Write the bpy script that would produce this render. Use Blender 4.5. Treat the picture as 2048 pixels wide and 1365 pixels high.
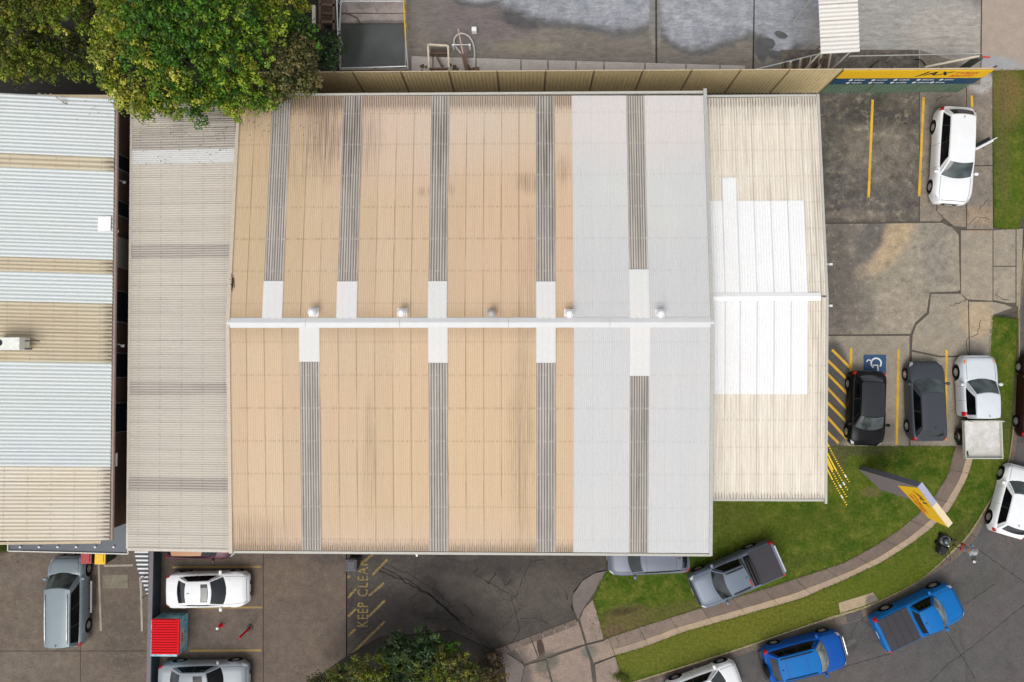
import bpy, bmesh, math, random
from mathutils import Vector, Matrix, Quaternion
from mathutils.geometry import tessellate_polygon
random.seed(7)
R = math.radians
for o in list(bpy.data.objects): bpy.data.objects.remove(o)
scene = bpy.context.scene
col = scene.collection

# ------------------------------------------------------------------ camera
CAM_H = 36.0; FPX = 1365.3
cam_d = bpy.data.cameras.new('camera'); cam = bpy.data.objects.new('camera', cam_d); col.objects.link(cam)
cam_d.lens = 24; cam_d.sensor_width = 36; cam_d.clip_end = 2000; cam_d.clip_start = 0.5
nadir = Vector(((1048 - 1024) / FPX, -(742 - 682.5) / FPX, -1)).normalized()
q = nadir.rotation_difference(Vector((0, 0, -1)))
cam.rotation_mode = 'QUATERNION'; cam.rotation_quaternion = q; cam.location = (0, 0, CAM_H)
scene.camera = cam
CR = q.to_matrix()

# ------------------------------------------------------------------ light
SUN_EL, SUN_AZ = R(58), R(200)          # azimuth measured clockwise from +y
world = bpy.data.worlds.new('World'); scene.world = world; world.use_nodes = True
wn = world.node_tree; wn.nodes.clear()
sky = wn.nodes.new('ShaderNodeTexSky'); sky.sky_type = 'NISHITA'; sky.sun_disc = False
sky.sun_elevation = SUN_EL; sky.sun_rotation = SUN_AZ; sky.dust_density = 3; sky.air_density = 1.0
hs = wn.nodes.new('ShaderNodeHueSaturation'); hs.inputs['Saturation'].default_value = 0.22
bg = wn.nodes.new('ShaderNodeBackground'); bg.inputs['Strength'].default_value = 0.138
wo = wn.nodes.new('ShaderNodeOutputWorld')
wn.links.new(sky.outputs[0], hs.inputs['Color']); wn.links.new(hs.outputs[0], bg.inputs['Color']); wn.links.new(bg.outputs[0], wo.inputs[0])
sd = bpy.data.lights.new('sun', 'SUN'); sd.energy = 1.25; sd.angle = R(40); sd.color = (1.0, 0.96, 0.9)
sun = bpy.data.objects.new('sun', sd); col.objects.link(sun)
sv = Vector((math.sin(SUN_AZ) * math.cos(SUN_EL), math.cos(SUN_AZ) * math.cos(SUN_EL), math.sin(SUN_EL)))
sun.rotation_mode = 'QUATERNION'; sun.rotation_quaternion = sv.to_track_quat('Z', 'Y'); sun.location = (0, 0, 60)
scene.view_settings.view_transform = 'Standard'; scene.view_settings.look = 'None'
scene.view_settings.exposure = 0.22; scene.view_settings.gamma = 1; scene.view_settings.use_curve_mapping = False

# ------------------------------------------------------------------ survey helper: a point of the photograph at a known height -> metres
def W(px, py, h=0.0):
    d = CR @ Vector(((px - 1024) / FPX, -(py - 682.5) / FPX, -1))
    t = (h - CAM_H) / d.z
    return Vector((d.x * t, d.y * t, h))
def WL(pts, h=0.0): return [W(x, y, h) for x, y in pts]

# ------------------------------------------------------------------ objects
def tag(o, label=None, cat=None, group=None, kind=None):
    if label: o['label'] = label
    if cat: o['category'] = cat
    if group: o['group'] = group
    if kind: o['kind'] = kind
    return o
def empty(name, loc, rz=0.0):
    o = bpy.data.objects.new(name, None); col.objects.link(o); o.location = loc; o.rotation_euler = (0, 0, rz)
    o.empty_display_size = 0.3
    return o

class MB:
    def __init__(s): s.v = []; s.f = []; s.uv = None; s.mi = []
    def add(s, vs, fs, m=0):
        b = len(s.v); s.v += [tuple(p) for p in vs]; s.f += [tuple(i + b for i in f) for f in fs]; s.mi += [m] * len(fs)
        return s
    def box(s, x0, y0, z0, x1, y1, z1, M=None):
        vs = [Vector(p) for p in ((x0, y0, z0), (x1, y0, z0), (x1, y1, z0), (x0, y1, z0), (x0, y0, z1), (x1, y0, z1), (x1, y1, z1), (x0, y1, z1))]
        if M: vs = [M @ p for p in vs]
        return s.add(vs, [(0, 3, 2, 1), (4, 5, 6, 7), (0, 1, 5, 4), (1, 2, 6, 5), (2, 3, 7, 6), (3, 0, 4, 7)])
    def bar(s, a, b, w, h=None):
        """rectangular bar from a to b"""
        a = Vector(a); b = Vector(b); h = h or w; d = b - a; L = d.length
        if L < 1e-6: return s
        M = Matrix.Translation(a) @ d.to_track_quat('X', 'Z').to_matrix().to_4x4()
        return s.box(0, -w / 2, -h / 2, L, w / 2, h / 2, M)
    def tube(s, pts, r, n=8, caps=True):
        pts = [Vector(p) for p in pts]; b = len(s.v); rr = r if isinstance(r, (list, tuple)) else [r] * len(pts)
        for i, p in enumerate(pts):
            t = (pts[min(i + 1, len(pts) - 1)] - pts[max(i - 1, 0)]).normalized()
            up = Vector((0, 0, 1)) if abs(t.z) < 0.95 else Vector((1, 0, 0))
            a = t.cross(up).normalized(); c = a.cross(t).normalized()
            for k in range(n):
                an = 2 * math.pi * k / n; s.v.append(tuple(p + (a * math.cos(an) + c * math.sin(an)) * rr[i]))
        for i in range(len(pts) - 1):
            for k in range(n):
                s.f.append((b + i * n + k, b + i * n + (k + 1) % n, b + (i + 1) * n + (k + 1) % n, b + (i + 1) * n + k)); s.mi.append(0)
        if caps:
            s.f.append(tuple(b + k for k in range(n - 1, -1, -1))); s.f.append(tuple(b + (len(pts) - 1) * n + k for k in range(n))); s.mi += [0, 0]
        return s
    def lathe(s, prof, n=20, M=None):
        """prof: (r, z) list"""
        b = len(s.v)
        for r, z in prof:
            for k in range(n):
                an = 2 * math.pi * k / n; p = Vector((r * math.cos(an), r * math.sin(an), z))
                s.v.append(tuple(M @ p if M else p))
        for i in range(len(prof) - 1):
            for k in range(n):
                s.f.append((b + i * n + k, b + i * n + (k + 1) % n, b + (i + 1) * n + (k + 1) % n, b + (i + 1) * n + k)); s.mi.append(0)
        return s
    def prism(s, poly, z0, z1):
        poly = [Vector((p[0], p[1], 0)) for p in poly]; n = len(poly)
        area = sum(poly[i].x * poly[(i + 1) % n].y - poly[(i + 1) % n].x * poly[i].y for i in range(n))
        if area < 0: poly.reverse()
        tris = tessellate_polygon([poly]); b = len(s.v)
        s.v += [(p.x, p.y, z0) for p in poly] + [(p.x, p.y, z1) for p in poly]
        for t in tris:
            a, bb, c = (poly[i] for i in t)
            if (bb - a).cross(c - a).z < 0: t = (t[0], t[2], t[1])
            s.f.append(tuple(b + n + i for i in t)); s.f.append(tuple(b + i for i in reversed(t))); s.mi += [0, 0]
        for i in range(n):
            j = (i + 1) % n; s.f.append((b + i, b + j, b + n + j, b + n + i)); s.mi.append(0)
        return s
    def grid(s, fn, nu, nv, flip=False):
        b = len(s.v)
        for j in range(nv + 1):
            for i in range(nu + 1): s.v.append(tuple(fn(i / nu, j / nv)))
        for j in range(nv):
            for i in range(nu):
                q_ = (b + j * (nu + 1) + i, b + j * (nu + 1) + i + 1, b + (j + 1) * (nu + 1) + i + 1, b + (j + 1) * (nu + 1) + i)
                s.f.append(q_[::-1] if flip else q_); s.mi.append(0)
        return s
    def mesh(s, name, mat, smooth=False, off=None):
        me = bpy.data.meshes.new(name)
        v = s.v if off is None else [(p[0] - off[0], p[1] - off[1], p[2] - off[2]) for p in s.v]
        me.from_pydata(v, [], s.f)
        for m in (mat if isinstance(mat, (list, tuple)) else [mat]): me.materials.append(m)
        if isinstance(mat, (list, tuple)) and len(mat) > 1: me.polygons.foreach_set('material_index', s.mi)
        if smooth: me.polygons.foreach_set('use_smooth', [True] * len(me.polygons))
        me.update()
        return me
    def build(s, name, mat, parent=None, smooth=False, base=None, bevel=0):
        """mesh given in the parent's frame when parent is rotated (base=None); base='world' subtracts the parent's place"""
        off = None; loc = (0, 0, 0)
        if base == 'world' and parent is not None: off = parent.location if parent.type == 'EMPTY' or parent.parent is None else None
        if base == 'world' and parent is not None and parent.parent is not None: off = parent.parent.location + parent.location
        if parent is None:
            xs = [p[0] for p in s.v]; ys = [p[1] for p in s.v]; zs = [p[2] for p in s.v]
            off = ((min(xs) + max(xs)) / 2, (min(ys) + max(ys)) / 2, min(zs)); loc = off
        o = bpy.data.objects.new(name, s.mesh(name, mat, smooth, off)); col.objects.link(o)
        o.location = loc
        if parent is not None: o.parent = parent
        if bevel:
            m = o.modifiers.new('bevel', 'BEVEL'); m.width = bevel; m.segments = 2; m.limit_method = 'ANGLE'
        return o
def place(name, mesh, parent, M=None):
    o = bpy.data.objects.new(name, mesh); col.objects.link(o); o.parent = parent
    if M is not None: o.matrix_local = M
    return o

# ------------------------------------------------------------------ materials
class NT:
    def __init__(s, name):
        s.m = bpy.data.materials.new(name); s.m.use_nodes = True; s.t = s.m.node_tree; s.t.nodes.clear()
        s.out = s.t.nodes.new('ShaderNodeOutputMaterial'); s.b = s.t.nodes.new('ShaderNodeBsdfPrincipled')
        s.t.links.new(s.b.outputs[0], s.out.inputs[0]); s._pos = None
    def node(s, ty, **kw):
        n = s.t.nodes.new(ty)
        for k, v in kw.items(): setattr(n, k, v)
        return n
    def L(s, a, b):
        if isinstance(a, (int, float)): b.default_value = a
        elif isinstance(a, (tuple, list)): b.default_value = tuple(a) + ((1,) if len(a) == 3 and len(b.default_value) == 4 else ())
        else: s.t.links.new(a, b)
    def pos(s):
        if s._pos is None: s._pos = s.node('ShaderNodeNewGeometry').outputs['Position']
        return s._pos
    def obj(s): return s.node('ShaderNodeTexCoord').outputs['Object']
    def uv(s, nm='UVMap'): return s.node('ShaderNodeUVMap', uv_map=nm).outputs[0]
    def rand(s): return s.node('ShaderNodeObjectInfo').outputs['Random']
    def sep(s, v): n = s.node('ShaderNodeSeparateXYZ'); s.L(v, n.inputs[0]); return n.outputs
    def comb(s, x, y, z): n = s.node('ShaderNodeCombineXYZ'); s.L(x, n.inputs[0]); s.L(y, n.inputs[1]); s.L(z, n.inputs[2]); return n.outputs[0]
    def scale(s, v, sc):
        n = s.node('ShaderNodeVectorMath', operation='MULTIPLY'); s.L(v, n.inputs[0]); n.inputs[1].default_value = sc; return n.outputs[0]
    def vadd(s, v, a):
        n = s.node('ShaderNodeVectorMath', operation='ADD'); s.L(v, n.inputs[0]); s.L(a, n.inputs[1]); return n.outputs[0]
    def noise(s, v=None, sc=5, det=4, rough=0.6, dist=0.0):
        n = s.node('ShaderNodeTexNoise'); s.L(v if v is not None else s.pos(), n.inputs['Vector'])
        n.inputs['Scale'].default_value = sc; n.inputs['Detail'].default_value = det; n.inputs['Roughness'].default_value = rough; n.inputs['Distortion'].default_value = dist
        return n.outputs['Fac']
    def noisec(s, v=None, sc=5, det=2):
        n = s.node('ShaderNodeTexNoise'); s.L(v if v is not None else s.pos(), n.inputs['Vector']); n.inputs['Scale'].default_value = sc; n.inputs['Detail'].default_value = det
        return n.outputs['Color']
    def vor(s, v=None, sc=5, feature='F1', rnd=1.0):
        n = s.node('ShaderNodeTexVoronoi', feature=feature); s.L(v if v is not None else s.pos(), n.inputs['Vector']); n.inputs['Scale'].default_value = sc; n.inputs['Randomness'].default_value = rnd
        return n.outputs['Distance']
    def math(s, op, a, b=0.0, c=0.0):
        n = s.node('ShaderNodeMath', operation=op); s.L(a, n.inputs[0]); s.L(b, n.inputs[1]); s.L(c, n.inputs[2]); return n.outputs[0]
    def mr(s, v, a, b, c=0.0, d=1.0, smooth=False):
        n = s.node('ShaderNodeMapRange', interpolation_type='SMOOTHSTEP' if smooth else 'LINEAR'); s.L(v, n.inputs[0])
        for i, k in enumerate((a, b, c, d)): n.inputs[i + 1].default_value = k
        return n.outputs[0]
    def mix(s, f, a, b, mode='MIX'):
        n = s.node('ShaderNodeMix', data_type='RGBA', blend_type=mode); s.L(f, n.inputs[0]); s.L(a, n.inputs[6]); s.L(b, n.inputs[7]); return n.outputs[2]
    def mul(s, c, v):
        """multiply a colour by a value"""
        n = s.node('ShaderNodeVectorMath', operation='SCALE'); s.L(c, n.inputs[0]); s.L(v, n.inputs['Scale']); return n.outputs[0]
    def bump(s, h, dist=0.02, st=0.5):
        n = s.node('ShaderNodeBump'); n.inputs['Distance'].default_value = dist; n.inputs['Strength'].default_value = st
        s.L(h, n.inputs['Height']); s.t.links.new(n.outputs[0], s.b.inputs['Normal']); return n
    def ell(s, px, py, rx, ry, rot=0, soft=0.35, amt=0.5, nsc=1.2, det=4, h=0.0):
        """soft ragged ellipse round a surveyed point; radii in photograph pixels (37.9 to the metre)"""
        c = W(px, py, h); n = s.node('ShaderNodeMapping', vector_type='TEXTURE')
        n.inputs['Location'].default_value = c; n.inputs['Rotation'].default_value = (0, 0, R(rot)); n.inputs['Scale'].default_value = (rx / 37.9, ry / 37.9, 1000)
        s.L(s.pos(), n.inputs[0])
        l = s.node('ShaderNodeVectorMath', operation='LENGTH'); s.t.links.new(n.outputs[0], l.inputs[0])
        k = s.math('ADD', l.outputs['Value'], s.math('MULTIPLY', s.math('SUBTRACT', s.noise(sc=nsc, det=det), 0.5), amt * 2))
        return s.mr(k, 1 - soft, 1 + soft, 1, 0, True)
    def done(s, colr, rough=0.8, metal=0.0, spec=0.5):
        s.L(colr, s.b.inputs['Base Color']); s.L(rough, s.b.inputs['Roughness']); s.L(metal, s.b.inputs['Metallic']); s.b.inputs['Specular IOR Level'].default_value = spec
        return s.m

def plain(name, c, rough=0.6, metal=0.0, var=0.15, sc=8, spec=0.5, coat=0.0):
    t = NT(name); n = t.noise(t.obj(), sc, 4)
    t.b.inputs['Coat Weight'].default_value = coat; t.b.inputs['Coat Roughness'].default_value = 0.05
    return t.done(t.mul(c, t.mr(n, 0.25, 0.75, 1 - var, 1 + var)), rough, metal, spec)

def concrete(name, c1, c2, stains=(), mott=0.25, cracks=0.0, csc=0.35, fine=0.22, big=0.35, rough=0.88, blotch=None):
    t = NT(name)
    c = t.mix(t.mr(t.noise(sc=big, det=5), 0.35, 0.65), c1, c2)
    for st in stains:
        (px, py, rx, ry, rot, cc, a) = st[:7]; soft = st[7] if len(st) > 7 else 0.4; amt = st[8] if len(st) > 8 else 0.5; nsc = st[9] if len(st) > 9 else 1.0
        m = t.ell(px, py, rx, ry, rot, soft, amt, nsc); c = t.mix(t.math('MULTIPLY', m, a), c, cc)
    if blotch:
        for bc, ba, bs, lo, hi in blotch: c = t.mix(t.math('MULTIPLY', t.mr(t.noise(sc=bs, det=8, rough=.75), lo, hi), ba), c, bc)
    c = t.mul(c, t.mr(t.noise(sc=2.2, det=6, rough=0.7), 0.3, 0.7, 1 - mott, 1 + mott))
    c = t.mul(c, t.mr(t.noise(sc=14, det=5, rough=0.75), 0.3, 0.7, 1 - fine, 1 + fine))
    if cracks:
        w = t.vadd(t.pos(), t.mul(t.noisec(sc=1.3, det=3), 0.9))
        e = t.vor(w, csc, 'DISTANCE_TO_EDGE')
        m = t.math('MULTIPLY', t.mr(e, 0.0, 0.018, 1, 0), t.mr(t.noise(sc=0.25), 0.45, 0.55))
        c = t.mix(t.math('MULTIPLY', m, cracks), c, (0.015, 0.013, 0.012))
    t.bump(t.noise(sc=22, det=5), 0.01, 0.5)
    return t.done(c, rough)
# ================================================================== GROUND
C_DARK = (0.040, 0.034, 0.030)
m_soil = concrete('soil', (0.10, 0.085, 0.068), (0.07, 0.06, 0.05))
g = MB(); g.box(-260, -260, -0.6, 260, 260, -0.16); g = g.build('ground', m_soil); tag(g, kind='structure')

# --- road
m_road = concrete('asphalt', (0.076, 0.078, 0.076), (0.098, 0.084, 0.080), blotch=[((0.13, 0.12, 0.11), .25, 5, .55, .7), ((0.05, 0.05, 0.048), .4, .7, .55, .65)], mott=0.14, fine=0.3, big=0.22, cracks=0.3, csc=0.17,
                  stains=[(1640, 1300, 120, 30, 12, (0.06, 0.055, 0.05), .5), (1700, 1290, 14, 5, 30, (0.16, 0.15, 0.13), .5, .3, .6, 4),
                          (1900, 1200, 120, 30, 28, (0.070, 0.072, 0.062), .6), (2020, 1040, 30, 90, 0, (0.11, 0.095, 0.09), .5)])
road_in = [(2075, 380), (2044, 620), (2046, 700), (2042, 800), (2036, 880), (2031, 922), (2004, 966), (1958, 1074), (1919, 1115), (1886, 1137), (1848, 1161), (1796, 1195),
           (1756, 1214), (1730, 1239), (1686, 1252), (1642, 1261), (1598, 1270), (1480, 1313), (1370, 1349), (1264, 1384), (1200, 1410), (1130, 1440), (1100, 1900), (3000, 1900), (3000, 380)]
r = MB().prism([W(x, y) for x, y in road_in], -0.4, -0.13).build('road', m_road); tag(r, kind='structure')

# --- grass
m_grass = NT('grass')
def grass_mat(name, dry=1.0):
    t = NT(name)
    c = t.mix(t.mr(t.noise(sc=0.45, det=5), 0.38, 0.62), (0.038, 0.085, 0.005), (0.080, 0.122, 0.010))
    c = t.mix(t.mr(t.noise(sc=1.6, det=6, rough=0.7), 0.44, 0.68), c, (0.155, 0.160, 0.028))
    for (px, py, rx, ry, rot, cc, a) in [(1255, 1240, 45, 26, 5, (0.15, 0.11, 0.05), .8), (1245, 1224, 28, 7, 8, (0.06, 0.042, 0.025), .75), (1225, 1262, 26, 14, 20, (0.15, 0.10, 0.06), .9),
                                         (1330, 1225, 110, 14, 12, (0.12, 0.105, 0.035), .7), (1742, 985, 20, 9, 0, (0.16, 0.13, 0.06), .75), (1668, 925, 22, 30, 0, (0.12, 0.10, 0.045), .7),
                                         (1720, 900, 70, 12, 0, (0.10, 0.09, 0.05), .6), (1400, 1280, 240, 35, 16, (0.135, 0.145, 0.022), .85), (1560, 1238, 190, 30, 16, (0.14, 0.15, 0.020), .85), (1780, 1165, 150, 35, 30, (0.105, 0.135, 0.014), .8), (1450, 1030, 60, 30, 0, (0.10, 0.11, 0.02), .6), (1560, 1060, 140, 30, 12, (0.075, 0.10, 0.012), .6),
                                         (2015, 190, 30, 60, 0, (0.19, 0.13, 0.05), .85), (2005, 290, 14, 120, 0, (0.13, 0.11, 0.04), .6), (1900, 1080, 60, 18, 40, (0.11, 0.11, 0.03), .5), (2000, 860, 26, 60, 0, (0.10, 0.10, 0.03), .5),
                                         (1560, 1130, 120, 12, 12, (0.08, 0.095, 0.02), .5)]:
        c = t.mix(t.math('MULTIPLY', t.ell(px, py, rx, ry, rot, .5, .7, 1.6), a), c, cc)
    c = t.mul(c, t.mr(t.noise(sc=7, det=6, rough=0.8), 0.3, 0.7, 0.5, 1.5))
    c = t.mul(c, t.mr(t.noise(sc=34, det=3, rough=0.8), 0.3, 0.7, 0.65, 1.35))
    t.bump(t.noise(sc=26, det=5, rough=0.8), 0.05, 0.8)
    return t.done(c, 0.95, spec=0.15)
m_grass = grass_mat('lawn_grass')
kerb_in = [(2060, 380), (2036, 600), (2038, 700), (2034, 780), (2027, 850), (2018, 915), (2013, 933), (2000, 964), (1982, 997), (1952, 1045), (1930, 1078), (1905, 1100), (1872, 1133), (1842, 1159), (1798, 1183),
           (1761, 1201), (1720, 1216), (1677, 1228), (1598, 1255), (1480, 1296), (1370, 1331), (1264, 1364), (1200, 1388), (1130, 1415)]
path_in = [(1922, 880), (1910, 895), (1905, 911), (1897, 948), (1866, 997), (1840, 1025), (1798, 1060), (1752, 1091), (1688, 1126), (1615, 1150), (1545, 1173), (1409, 1214), (1282, 1254), (1216, 1276)]
path_out = [(1952, 880), (1948, 905), (1945, 924), (1934, 957), (1901, 1019), (1859, 1060), (1820, 1089), (1765, 1124), (1688, 1161), (1600, 1198), (1458, 1239), (1370, 1263), (1293, 1293), (1231, 1311)]
lawns = [
    ('lawn', [(1400, 870)] + [(1640, 893), (1908, 893)] + path_in[1:] + [(1208, 1276), (1187, 1200), (1200, 1165), (1214, 1142), (1213, 1060), (1250, 880)]),
    ('verge', path_out + [(1240, 1350), (1245, 1372), (1264, 1364)] + kerb_in[::-1][3:19] + [(2036, 640), (1984, 632), (1977, 720), (1950, 900)]),
    ('verge', [(1985, 142), (1988, 452), (2000, 458), (2038, 458), (2060, 380), (2090, 140)]),
]
for nm, pts in lawns:
    o = MB().prism([W(x, y) for x, y in pts], -0.4, 0.0).build(nm, m_grass); tag(o, kind='structure')

def resample(pl, n, f0=0.0, f1=1.0):
    P = [Vector((p[0], p[1])) for p in pl]; d = [0]
    for i in range(1, len(P)): d.append(d[-1] + (P[i] - P[i - 1]).length)
    out = []
    for k in range(n + 1):
        t = (f0 + (f1 - f0) * k / n) * d[-1]; i = 1
        while i < len(d) - 1 and d[i] < t: i += 1
        f = (t - d[i - 1]) / max(1e-6, d[i] - d[i - 1]); out.append(P[i - 1].lerp(P[i], f))
    return out

# --- footpath: slabs laid end to end, each with a paler outer strip
m_path = concrete('worn_path_concrete', (0.155, 0.115, 0.092), (0.18, 0.135, 0.108), mott=.16, cracks=.25, csc=.9, stains=[(1290, 1275, 90, 26, 18, (0.24, 0.18, 0.14), .8)])
m_pathcr = concrete('crazed_path_concrete', (0.20, 0.15, 0.12), (0.24, 0.18, 0.14), mott=.16, cracks=1.0, csc=2.6)
m_pathpale = concrete('pale_path_concrete', (0.40, 0.30, 0.20), (0.36, 0.27, 0.195), mott=.12, stains=[(1260, 1300, 60, 20, 18, (0.28, 0.21, 0.16), .6)])
fp = empty('footpath', W(1700, 1130)); tag(fp, kind='structure')
NS = 13
A = resample(path_in, NS * 4); B = resample(path_out, NS * 4)
rng = random.Random(3)
def inset_poly(pts, d):
    """shrink a polygon towards its centroid by about d metres"""
    c = sum((Vector((p[0], p[1])) for p in pts), Vector((0, 0))) / len(pts); out = []
    for p in pts:
        v = Vector((p[0], p[1])) - c; out.append(c + v * max(0.2, 1 - d / max(0.05, v.length)))
    return out
for k in range(NS):
    a = A[k * 4:k * 4 + 5]; b = B[k * 4:k * 4 + 5]; mid = [p.lerp(q_, 0.66) for p, q_ in zip(a, b)]
    top = 0.01 + rng.uniform(-.006, .006)
    g1 = [W(*p) for p in a + mid[::-1]]; g2 = [W(*p) for p in mid + b[::-1]]
    s = MB().prism(inset_poly(g1, 0.012), -.2, top).build('paving_slab', m_path if k < 10 else m_pathcr, fp, base='world')
    MB().prism(inset_poly(g2, 0.008), -.2, top - 0.003).build('slab_edge_strip', m_pathpale, fp, base='world')
MB().prism([W(x, y) for x, y in path_in + path_out[::-1]], -.3, -0.03).build('joint_bed', m_soil, fp, base='world')

# --- kerb and gutter in short lengths
m_kerb = concrete('kerb_concrete', (0.125, 0.098, 0.082), (0.155, 0.12, 0.095), mott=.3, fine=.3, stains=[(1630, 1262, 30, 8, 15, (0.07, 0.08, 0.03), .8), (1330, 1350, 60, 8, 15, (0.08, 0.06, 0.045), .6)])
m_kerbtop = concrete('kerb_top_concrete', (0.36, 0.29, 0.16), (0.25, 0.21, 0.12), mott=.25)
ke = empty('kerb', W(1850, 1150)); tag(ke, kind='structure')
kout = [(2075, 380)] + road_in[1:22]
n = 34
A = resample(kerb_in, n * 2); B = resample(kout, n * 2)
for k in range(n):
    a = [W(*p) for p in A[2 * k:2 * k + 3]]; b = [W(*p) for p in B[2 * k:2 * k + 3]]
    mid = [p.lerp(q_, .20) for p, q_ in zip(a, b)]; ov = [q_ + (q_ - p).normalized() * .03 for p, q_ in zip(a, b)]
    MB().prism(inset_poly(a + mid[::-1], .008), -.3, 0.012).build('kerb_stone', m_kerbtop, ke, base='world')
    MB().prism(inset_poly(mid + ov[::-1], .008), -.3, -0.118).build('gutter_slab', m_kerb, ke, base='world')

# --- concrete forecourt on the right, poured slabs
m_slab_dark = concrete('stained_concrete', (0.125, 0.107, 0.09), (0.09, 0.077, 0.066), blotch=[((0.36, 0.31, 0.22), .75, 2.6, .50, .66), ((0.035, 0.03, 0.026), .8, 1.3, .52, .64)], mott=.45, fine=.42, big=1.1, cracks=.3, csc=.3,
    stains=[(1745, 300, 85, 70, 0, (0.22, 0.195, 0.15), .5, .6, .6, 1.6), (1700, 225, 70, 24, 0, (0.055, 0.048, 0.042), .85, .5, .5), (1800, 235, 90, 16, 0, (0.05, 0.045, 0.04), .8), (1665, 300, 26, 120, 0, (0.08, 0.075, 0.065), .7),
            (1745, 215, 20, 60, 0, (0.06, 0.055, 0.05), .6), (1780, 400, 50, 28, 0, (0.11, 0.10, 0.09), .6), (1760, 190, 14, 10, 0, (0.05, 0.07, 0.03), .8), (1710, 430, 60, 10, 0, (0.25, 0.21, 0.16), .5), (1700, 380, 40, 50, 0, (0.10, 0.09, 0.085), .6)])
m_slab_mid = concrete('drive_concrete', (0.315, 0.275, 0.21), (0.26, 0.23, 0.175), blotch=[((0.10, 0.085, 0.07), .6, 2.4, .52, .68), ((0.42, 0.36, 0.28), .5, 3.4, .54, .68)], mott=.28, fine=.3, big=.9,
    stains=[(1785, 485, 26, 70, -35, (0.46, 0.34, 0.20), .75, .45, .4), (1755, 500, 16, 80, -35, (0.42, 0.31, 0.20), .6), (1690, 470, 60, 30, 0, (0.17, 0.15, 0.125), .9), (1740, 480, 22, 60, -28, (0.12, 0.11, 0.10), .9, .3, .3),
            (1675, 560, 35, 110, 0, (0.12, 0.105, 0.09), .9), (1720, 600, 30, 60, 10, (0.15, 0.135, 0.115), .7), (1870, 520, 26, 50, 5, (0.24, 0.215, 0.18), .8), (1800, 620, 40, 50, 0, (0.34, 0.28, 0.22), .5), (1690, 640, 40, 30, 0, (0.15, 0.13, 0.11), .6), (1870, 460, 40, 14, 0, (0.22, 0.2, 0.165), .6)])
m_slab_pale = concrete('pale_drive_concrete', (0.28, 0.245, 0.19), (0.32, 0.27, 0.205), blotch=[((0.13, 0.11, 0.09), .5, 2.4, .54, .68)], mott=.2, fine=.3,
    stains=[(1955, 640, 30, 40, 0, (0.42, 0.32, 0.20), .8), (1950, 700, 26, 20, 0, (0.16, 0.14, 0.12), .7), (1960, 450, 30, 16, 0, (0.34, 0.24, 0.15), .8), (1965, 800, 40, 80, 0, (0.15, 0.13, 0.115), .5), (1730, 860, 80, 24, 0, (0.17, 0.145, 0.125), .7),
            (1670, 790, 34, 110, 0, (0.075, 0.068, 0.066), .95, .15, .2), (1830, 870, 30, 30, 0, (0.20, 0.17, 0.14), .6), (1740, 690, 50, 30, 0, (0.25, 0.22, 0.17), .6)])
m_slab_side = concrete('side_path_concrete', (0.26, 0.215, 0.165), (0.20, 0.17, 0.14), blotch=[((0.10, 0.085, 0.07), .5, 2.4, .52, .66)], mott=.3, fine=.35, stains=[(1960, 165, 26, 22, 0, (0.40, 0.38, 0.36), .8), (1960, 430, 30, 20, 0, (0.34, 0.25, 0.16), .7), (1875, 250, 20, 90, 0, (0.11, 0.10, 0.09), .6), (1900, 200, 60, 20, 0, (0.14, 0.12, 0.1), .7)])
slabs = [
    (m_slab_dark, [(1560, 100), (1838, 100), (1838, 443), (1560, 446)]),
    (m_slab_side, [(1840, 100), (1932, 130), (1932, 331), (1872, 331), (1872, 422), (1886, 437), (1880, 443), (1840, 443)]),
    (m_slab_side, [(1934, 130), (1985, 142), (1985, 330), (1934, 330)]),
    (m_slab_side, [(1874, 335), (1930, 334), (1932, 455), (1908, 452), (1889, 437), (1874, 422)]),
    (m_slab_side, [(1934, 333), (1985, 333), (1986, 459), (1934, 458)]),
    (m_slab_mid, [(1560, 450), (1883, 446), (1905, 456), (1917, 470), (1920, 580), (1915, 583), (1860, 585), (1857, 600), (1853, 625), (1830, 646), (1821, 668), (1560, 670)]),
    (m_slab_pale, [(1922, 461), (1985, 461), (1985, 602), (1936, 599), (1922, 590)]),
    (m_slab_pale, [(1987, 461), (2031, 458), (2031, 532), (1987, 532)]),
    (m_slab_pale, [(1987, 534), (2031, 534), (2031, 606), (2015, 606), (1987, 600)]),
    (m_slab_pale, [(2033, 458), (2046, 458), (2040, 620), (2033, 610)]),
    (m_slab_pale, [(1560, 673), (1819, 672), (1817, 893), (1560, 893)]),
    (m_slab_pale, [(1862, 588), (1920, 588), (1936, 602), (1936, 620), (1938, 712), (1880, 712), (1824, 700), (1825, 672), (1833, 650), (1858, 628)]),
    (m_slab_pale, [(1824, 704), (1880, 715), (1940, 715), (1975, 722), (1972, 893), (1821, 893)]),
    (m_slab_pale, [(1938, 604), (1984, 604), (2012, 610), (2025, 616), (1986, 630), (1980, 718), (1940, 711)]),
]
ca = empty('car_park', W(1780, 560)); tag(ca, kind='structure')
for m, pts in slabs:
    MB().prism([W(x, y) for x, y in pts], -.3, rng.uniform(-.004, .004)).build('concrete_slab', m, ca, base='world')
MB().prism([W(x, y) for x, y in [(1560, 100), (1985, 100), (1987, 455), (2040, 455), (2036, 622), (1984, 634), (1976, 893), (1560, 893)]], -.35, -0.035).build('joint_bed', plain('joint_dirt', (0.085, 0.07, 0.055)), ca, base='world')
# drain slots
m_dkgap = plain('drain_shadow', (0.03, 0.03, 0.03))
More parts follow.
